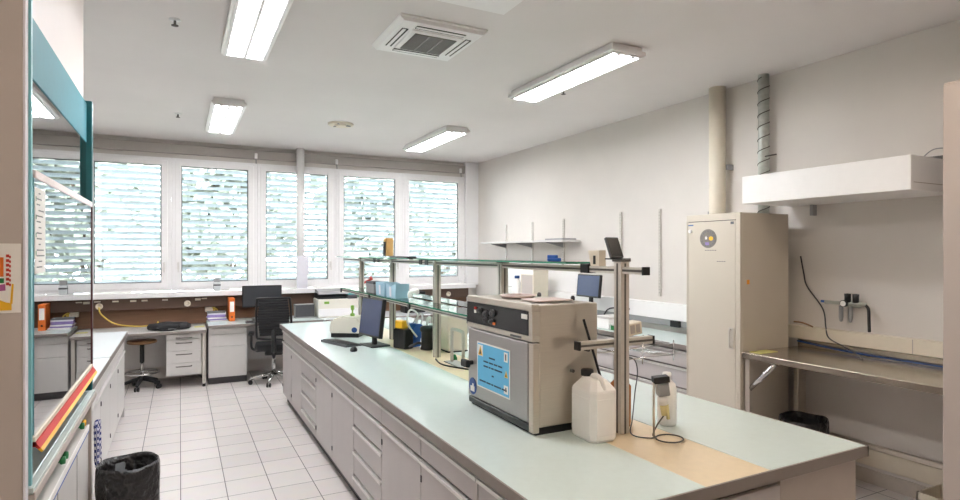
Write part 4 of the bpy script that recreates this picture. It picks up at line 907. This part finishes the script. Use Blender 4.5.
# tall cabinet
tc = thing('tall_cabinet', 'tall cream steel safety cabinet with round emblem, right of the island', 'cabinet', (4.2, 3.35, 0))
b = MB(); b.box(3.90, 4.46, 3.08, 3.62, 0.0, 2.045, 0.004); b.build('body', M['cab'], tc, True)
b = MB(); b.box(3.876, 3.90, 3.125, 3.605, 0.08, 1.985, 0.003); dr = b.build('door', M['cab'], tc, True)
b = MB(); b.box(3.875, 3.90, 3.08, 3.122, 0.0, 2.045, 0.002); b.box(3.875, 3.90, 3.122, 3.62, 1.99, 2.045, 0.002); b.box(3.875, 3.90, 3.608, 3.62, 0.0, 1.99); b.build('front_frame', M['cab'], tc, True)
b = MB(); b.box(3.887, 3.8995, 3.118, 3.612, 0.06, 1.992); b.build('door_gap', M['black'], tc, True)
def tcx(b, name, m): o = b.build(name, m, tc, True); o.parent = dr; return o
b = MB(); b.tube(spline([(3.877, 3.165, 0.98), (3.855, 3.165, 0.99), (3.852, 3.165, 1.05), (3.855, 3.165, 1.11), (3.877, 3.165, 1.12)], 4), 0.006, 8); b.box(3.872, 3.877, 3.145, 3.185, 0.965, 1.135); tcx(b, 'handle', M['alup'])
b = MB(); N = 28; cy, cz = 3.39, 1.845
b.use(mat('emblem_grey', (128, 122, 116), 0.6, noise=0.15, nscale=40)).prism([(cy+0.085*math.cos(2*PI*k/N), cz+0.078*math.sin(2*PI*k/N)) for k in range(N)], 'x', 3.8742, 3.877)
b.use(M['yellow']).prism([(cy-0.03+0.022*math.cos(2*PI*k/10), cz+0.018*math.sin(2*PI*k/10)) for k in range(10)], 'x', 3.8735, 3.877)
b.use(M['paper']).prism([(cy+0.02+0.012*math.cos(2*PI*k/8), cz+0.005+0.014*math.sin(2*PI*k/8)) for k in range(8)], 'x', 3.8735, 3.877)
b.use(M['ink'])
for k in range(16):
    a = 2*PI*k/16; b.prism([(cy+0.066*math.cos(a)+0.008*math.cos(q), cz+0.060*math.sin(a)+0.008*math.sin(q)) for q in (0, 1.57, 3.14, 4.71)], 'x', 3.8737, 3.877)
b.use(M['purple']).box(3.8737, 3.877, cy-0.01, cy+0.03, cz-0.055, cz-0.03)
tcx(b, 'emblem', None)
b = MB(); b.use(M['ink'])
for k in range(5): b.box(3.8742, 3.877, 3.31+k*0.024, 3.325+k*0.024, 1.745, 1.751)
for k in range(4): b.box(3.8742, 3.877, 3.22+k*0.022, 3.236+k*0.022, 1.655, 1.660)
tcx(b, 'lettering', None)
b = MB(); b.use(M['greyblue']).box(3.8742, 3.877, 3.545, 3.60, 1.955, 1.965); b.use(M['ink']).box(3.8742, 3.877, 3.14, 3.17, 1.955, 1.975); tcx(b, 'label', None)
b = MB(); b.tube([(3.877, 3.575, 1.91), (3.862, 3.575, 1.91)], 0.016, 14); tcx(b, 'knob', M['white'])
b = MB(); b.box(3.95, 3.98, 3.0785, 3.081, 1.48, 1.515); b.build('orange_sticker', M['orangedot'], tc, True)
# duct landing on cabinet is behind: short steel bench
sb = thing('steel_bench', 'stainless steel bench against the right wall beside the tall cabinet', 'bench', (4.22, 2.38, 0))
b = MB(); b.box(3.88, 4.58, 1.68, 3.07, 0.91, 0.955, 0.004); b.build('top', M['steeltop'], sb, True)
b = MB(); b.box(4.56, 4.595, 1.68, 3.07, 0.955, 1.015, 0.003); b.build('upstand', M['steeltop'], sb, True)
for y in (3.03, 1.70):
    b = MB(); b.box(3.89, 3.93, y-0.02, y+0.02, 0, 0.91, 0.003); b.build('leg', M['steel'], sb, True)
for y in (2.99, 1.74):
    b = MB(); b.box(4.42, 4.52, y-0.02, y+0.02, 0, 0.91, 0.003); b.build('leg', M['steel'], sb, True)
b = MB(); b.tube([(3.91, 3.03, 0.67), (3.91, 2.80, 0.905)], 0.02, 8)
b.build('brace', M['chrome'], sb, True)
b = MB(); b.box(4.55, 4.588, 1.68, 3.07, 0.27, 0.305, 0.003); b.build('rear_rail', M['steel'], sb, True)
b = MB(); b.box(4.574, 4.598, 1.0, 3.4, 0.135, 0.262, 0.003); tag(b.build('wall_duct', M['pvc']), 'long cream floor-level trunking on the right wall under the steel bench', 'trunking')
tk = thing('wall_trunking', 'cream cable trunking on the right wall above the steel bench', 'trunking', (4.55, 2.4, 1.03))
b = MB(); b.box(4.53, 4.60, 1.2, 3.55, 1.02, 1.125, 0.004); b.build('body', M['pvc'], tk, True)
b = MB(); b.box(4.5285, 4.531, 2.20, 2.206, 1.022, 1.123); b.build('joint', M['endp'], tk, True)
t = thing('yellow_note', 'yellow-green sheet at the left end of the steel bench', 'note', (4.04, 3.0, 0.955)); b = MB(); b.box(-0.10, 0.10, -0.05, 0.05, 0, 0.004); b.build('sheet', M['sticky'], t)
# gas regulator
rg = thing('pressure_regulator', 'black and steel pressure regulator mounted on the right wall', 'regulator', (4.58, 2.64, 1.33))
b = MB(); b.tube([(-0.05, 0.18, 0.01), (-0.05, -0.13, 0.01)], 0.014, 10); b.box(-0.02, 0.015, -0.06, 0.05, -0.02, 0.03); b.build('manifold', M['zinc'], rg)
for y in (0.005, -0.055):
    b = MB(); b.lathe([(0, 0.02), (0.022, 0.02), (0.022, 0.06), (0.024, 0.085), (0, 0.088)], (-0.05, y, 0), 14); b.build('knob', M['black'], rg)
for y in (0.055, -0.015):
    b = MB(); b.lathe([(0, -0.135), (0.010, -0.13), (0.016, -0.10), (0.016, -0.01), (0, -0.01)], (-0.05, y, 0), 12); b.build('filter_bowl', M['grey'], rg)
b = MB(); b.tube([(-0.06, 0.02, 0.01), (-0.085, 0.02, 0.01)], 0.026, 16); g_ = b.build('gauge', M['black'], rg)
b = MB(); b.tube([(-0.0845, 0.02, 0.01), (-0.0868, 0.02, 0.01)], 0.021, 16); b.build('dial', M['paper'], g_)
b = MB(); b.tube([(-0.05, 0.16, 0.01), (-0.05, 0.21, 0.015)], 0.010, 8); b.build('tap', M['blue'], rg)
b = MB(); b.tube(spline([(-0.05, -0.12, 0.01), (-0.05, -0.145, -0.02), (-0.048, -0.148, -0.10), (-0.046, -0.15, -0.19)], 5), 0.011, 8); b.build('hose', M['rubber'], rg)
cable('dark_wire', [(4.585, 3.06, 1.70), (4.58, 3.03, 1.56), (4.58, 3.00, 1.45), (4.58, 2.87, 1.28), (4.54, 2.82, 1.14), (4.515, 2.78, 1.06), (4.51, 2.66, 1.01), (4.46, 2.54, 0.975), (4.36, 2.44, 0.961)], 0.005, M['greyd'], 'thin dark wire hanging down the wall onto the steel bench')
cable('brass_wire', [(4.50, 3.06, 1.16), (4.49, 2.98, 1.16), (4.50, 2.90, 1.135)], 0.007, M['wood'], 'short brown wire end poking from behind the tall cabinet')
cable('blue_cable', [(4.54, 3.06, 1.0), (4.53, 2.7, 0.975), (4.53, 2.3, 0.966), (4.53, 1.75, 0.964)], 0.006, M['blued'], 'blue cable running along the back of the steel bench')
ct = thing('open_carton', 'open cream carton on the floor under the steel bench, by the cupboard', 'carton', (4.38, 1.93, 0))
b = MB(); b.box(-0.14, -0.13, -0.11, 0.11, 0, 0.18); b.box(0.13, 0.14, -0.11, 0.11, 0, 0.18); b.box(-0.14, 0.14, 0.10, 0.11, 0, 0.18); b.box(-0.14, 0.14, -0.11, -0.10, 0, 0.18); b.box(-0.14, 0.14, -0.11, 0.11, 0, 0.01); b.build('box', M['pvc'], ct)
# cupboard at right edge
cu = thing('tall_cupboard', 'tall grey-beige cupboard cut off by the right edge of the photo', 'cupboard', (4.2, 1.3, 0))
b = MB(); b.box(3.77, 4.598, 0.9, 1.68, 0, 2.67, 0.004); b.build('body', M['cupb'], cu, True)
b = MB(); b.box(3.75, 3.77, 0.905, 1.675, 0.08, 2.655, 0.003); d_ = b.build('door', M['cupb'], cu, True)
b = MB(); b.tube(spline([(3.75, 1.0, 1.1), (3.725, 1.0, 1.11), (3.725, 1.0, 1.25), (3.75, 1.0, 1.26)], 4), 0.006, 8); o = b.build('handle', M['alu'], cu, True); o.parent = d_
# right-wall bench behind the island
for k in range(5):
    y0 = 3.72+k*0.9
    lab = ['grey drawer cabinet under the right wall bench, next to the tall cabinet', 'grey drawer cabinet under the right wall bench, second from the tall cabinet', 'grey drawer cabinet of the right wall bench behind the oven', 'grey drawer cabinet of the right wall bench beyond the oven', 'grey drawer cabinet at the window end of the right wall bench'][k]
    if k > 1: continue
    cabinet('wall_cabinet', lab, (4.05, y0, 0), 0, 0.89, 0.53, 0.855, 0.10, [('drawer', 0, 0.89, 0.69, 0.845), ('drawer', 0, 0.89, 0.50, 0.69), ('drawer', 0, 0.89, 0.30, 0.50), ('drawer', 0, 0.89, 0.10, 0.30)], 'right wall bench cabinets', 'front')
b = MB(); b.box(4.04, 4.56, 3.635, 3.715, 0, 0.855); tag(b.build('bench_end_panel', M['carc']), 'dark grey end post of the right wall bench beside the tall cabinet', 'panel')
cabinet('wall_cabinet', 'long grey cabinet run of the right wall bench behind the oven', (4.05, 5.53, 0), 0, 2.6, 0.53, 0.855, 0.10, [('door', k*0.65, k*0.65+0.65, 0.10, 0.845) for k in range(4)], 'right wall bench cabinets', 'front')
b = MB(); b.use(M['top']).box(4.02, 4.58, 3.64, 8.15, 0.86, 0.9, 0.002); b.use(M['edge']).box(4.015, 4.0202, 3.64, 8.15, 0.858, 0.899); b.box(4.015, 4.58, 3.635, 3.6402, 0.858, 0.899); tag(b.build('bench_worktop'), 'pale green worktop of the bench along the right wall', 'worktop')
b = MB(); b.box(4.586, 4.598, 6.05, 8.0, 1.205, 1.60); tag(b.build('splash_panel', M['white']), 'smooth white splash panel on the right wall under the bracket shelf', 'panel')
rl = thing('service_rail', 'grey service rail with black plug along the right wall bench', 'rail', (4.55, 5.9, 0.96))
b = MB(); b.box(4.53, 4.60, 3.66, 8.1, 0.965, 1.03, 0.003); b.build('rail', M['grey'], rl, True)
b = MB(); b.box(4.49, 4.53, 4.30, 4.42, 0.965, 1.03, 0.006); b.build('plug', M['black'], rl, True)
b = MB(); b.box(4.525, 4.60, 3.66, 8.1, 1.03, 1.20, 0.003); b.build('cover', M['white'], rl, True)
cable('black_cable', [(4.52, 5.50, 0.98), (4.47, 5.35, 1.07), (4.48, 5.15, 1.10), (4.515, 5.05, 1.09)], 0.009, M['black'], 'black cable with plug looping from the right wall rail')
monitor('computer_monitor', 'small monitor with blue-grey screen on the right wall bench above the oven', (4.30, 5.52, 0.9), -PI/2, 0.43, 0.27, 0.30, -0.1, 'screenb')
bx = thing('instrument_tower', 'beige instrument tower on the right wall bench under the bracket shelf', 'instrument', (4.34, 6.76, 0.9)); b = MB(); b.box(-0.12, 0.12, -0.17, 0.17, 0, 0.60, 0.01, 2); b.build('case', M['pvc'], bx); b = MB(); b.box(-0.123, -0.118, -0.14, 0.14, 0.05, 0.52, 0.002); b.build('front_panel', M['beige'], bx); b = MB(); b.box(-0.124, -0.10, -0.16, 0.16, 0.53, 0.595, 0.004); b.build('lid', M['white'], bx)
for (x, y, h, lab) in ((4.28, 7.12, 0.50, 'taller white bottle with blue cap on the right wall bench'), (4.12, 7.20, 0.36, 'shorter white bottle with blue cap on the right wall bench')):
    t = thing('wash_bottle', lab, 'bottle', (x, y, 0.9), 0, 'blue-capped bottles on the right wall bench')
    b = MB(); b.lathe([(0, 0), (0.07, 0), (0.075, 0.01), (0.075, h-0.14), (0.03, h-0.06), (0.03, h-0.03), (0, h-0.03)]); b.build('body', M['can'], t); b = MB(); b.lathe([(0, h-0.04), (0.036, h-0.04), (0.036, h), (0, h)]); b.build('cap', M['blued'], t)
for (y, w, h, m, lab) in ((5.02, 0.22, 0.13, 'can', 'white box lying on the right wall bench behind the rack post'), (4.78, 0.20, 0.07, 'green', 'flat green tray on the right wall bench behind the rack post')):
    t = thing('bench_box', lab, 'box', (4.22, y, 0.9)); b = MB(); b.box(-0.12, 0.12, -w/2, w/2, 0, h, 0.005); b.build('case', M[m], t); b = MB(); b.box(-0.125, 0.125, -w/2-0.004, w/2+0.004, h-0.02, h+0.004, 0.003); b.build('lid', M['frontw'], t)

# wall standards and bracket shelf
for (y, z0, z1, lab) in ((7.971, 1.5, 2.165, 'grey wall standard farthest left, under the left end of the bracket shelf'), (7.204, 1.5, 2.176, 'grey wall standard carrying the middle of the bracket shelf'), (6.426, 1.5, 2.18, 'grey wall standard at the right end of the bracket shelf'), (5.284, 1.30, 2.204, 'bare grey wall standard between the bracket shelf and the longest standard'), (4.659, 1.26, 2.197, 'long bare grey wall standard nearest the tall cabinet')):
    t = thing('wall_standard', lab, 'wall rail', (XR, y, z0), 0, 'slotted wall standards')
    b = MB(); b.use(M['alup']).box(-0.018, 0, -0.016, 0.016, 0, z1-z0, 0.001); b.use(M['groove'])
    z = 0.03
    while z < z1-z0-0.03: b.box(-0.0185, -0.01, -0.003, 0.003, z, z+0.015); z += 0.032
    b.build('channel', None, t)
sf = thing('bracket_shelf', 'pale grey shelf on three brackets on the right wall', 'shelf', (4.45, 7.1, 1.86))
b = MB(); b.box(4.30, 4.595, 6.05, 8.30, 1.868, 1.893, 0.003); b.build('board', M['frontw'], sf, True)
for y in (7.971, 7.204, 6.426):
    b = MB(); b.prism([(4.582, 1.868), (4.32, 1.868), (4.32, 1.858), (4.582, 1.80)], 'y', y-0.008, y+0.008); b.build('bracket', M['grey'], sf, True)
b = MB(); b.box(4.34, 4.56, 6.10, 6.50, 1.8935, 1.915, 0.003); tag(b.build('flat_box', M['grey']), 'flat grey folder lying on the right end of the bracket shelf', 'folder')
b = MB(); b.tube([(4.50, 3.95, 2.0), (4.50, 3.95, 2.1)], 0.01, 6); b.bm.free()
b = MB(); b.box(4.585, 4.60, 3.985, 4.015, 1.95, 2.13); tag(b.build('wall_standard', M['grey']), 'short grey wall standard peeking above the tall cabinet', 'wall rail')

# ------------------------------------------------------------------ light, world, camera
w = bpy.data.worlds.new('sky'); scn.world = w; w.use_nodes = True
bg_ = w.node_tree.nodes['Background']; bg_.inputs['Color'].default_value = (0.88, 0.93, 1.0, 1); bg_.inputs['Strength'].default_value = 17.0
for (x0, x1) in ((-1.4, -0.12), (-0.08, 0.98), (1.02, 2.12), (2.17, 3.21), (3.25, 4.34)):
    L = bpy.data.lights.new('window_portal', 'AREA'); L.shape = 'RECTANGLE'; L.size = x1-x0; L.size_y = 1.8; L.cycles.is_portal = True
    o = bpy.data.objects.new('window_portal', L); COL.objects.link(o); o.location = ((x0+x1)/2, YB+0.35, 2.1); o.rotation_euler = (-PI/2, 0, 0)

cam = bpy.data.cameras.new('camera'); cam.sensor_width = 36.0; cam.sensor_fit = 'HORIZONTAL'
cam.lens = 580/960*36; cam.shift_y = 2.5/960; cam.clip_start = 0.05; cam.clip_end = 200
co = bpy.data.objects.new('camera', cam); COL.objects.link(co); co.location = (0, 0, 1.73)
co.rotation_euler = (PI/2, 0, -math.atan2(300, 580))
scn.camera = co
vs = scn.view_settings; vs.view_transform = 'Standard'; vs.look = 'None'; vs.gamma = 1.0; vs.use_curve_mapping = False
vs.exposure = 1.25
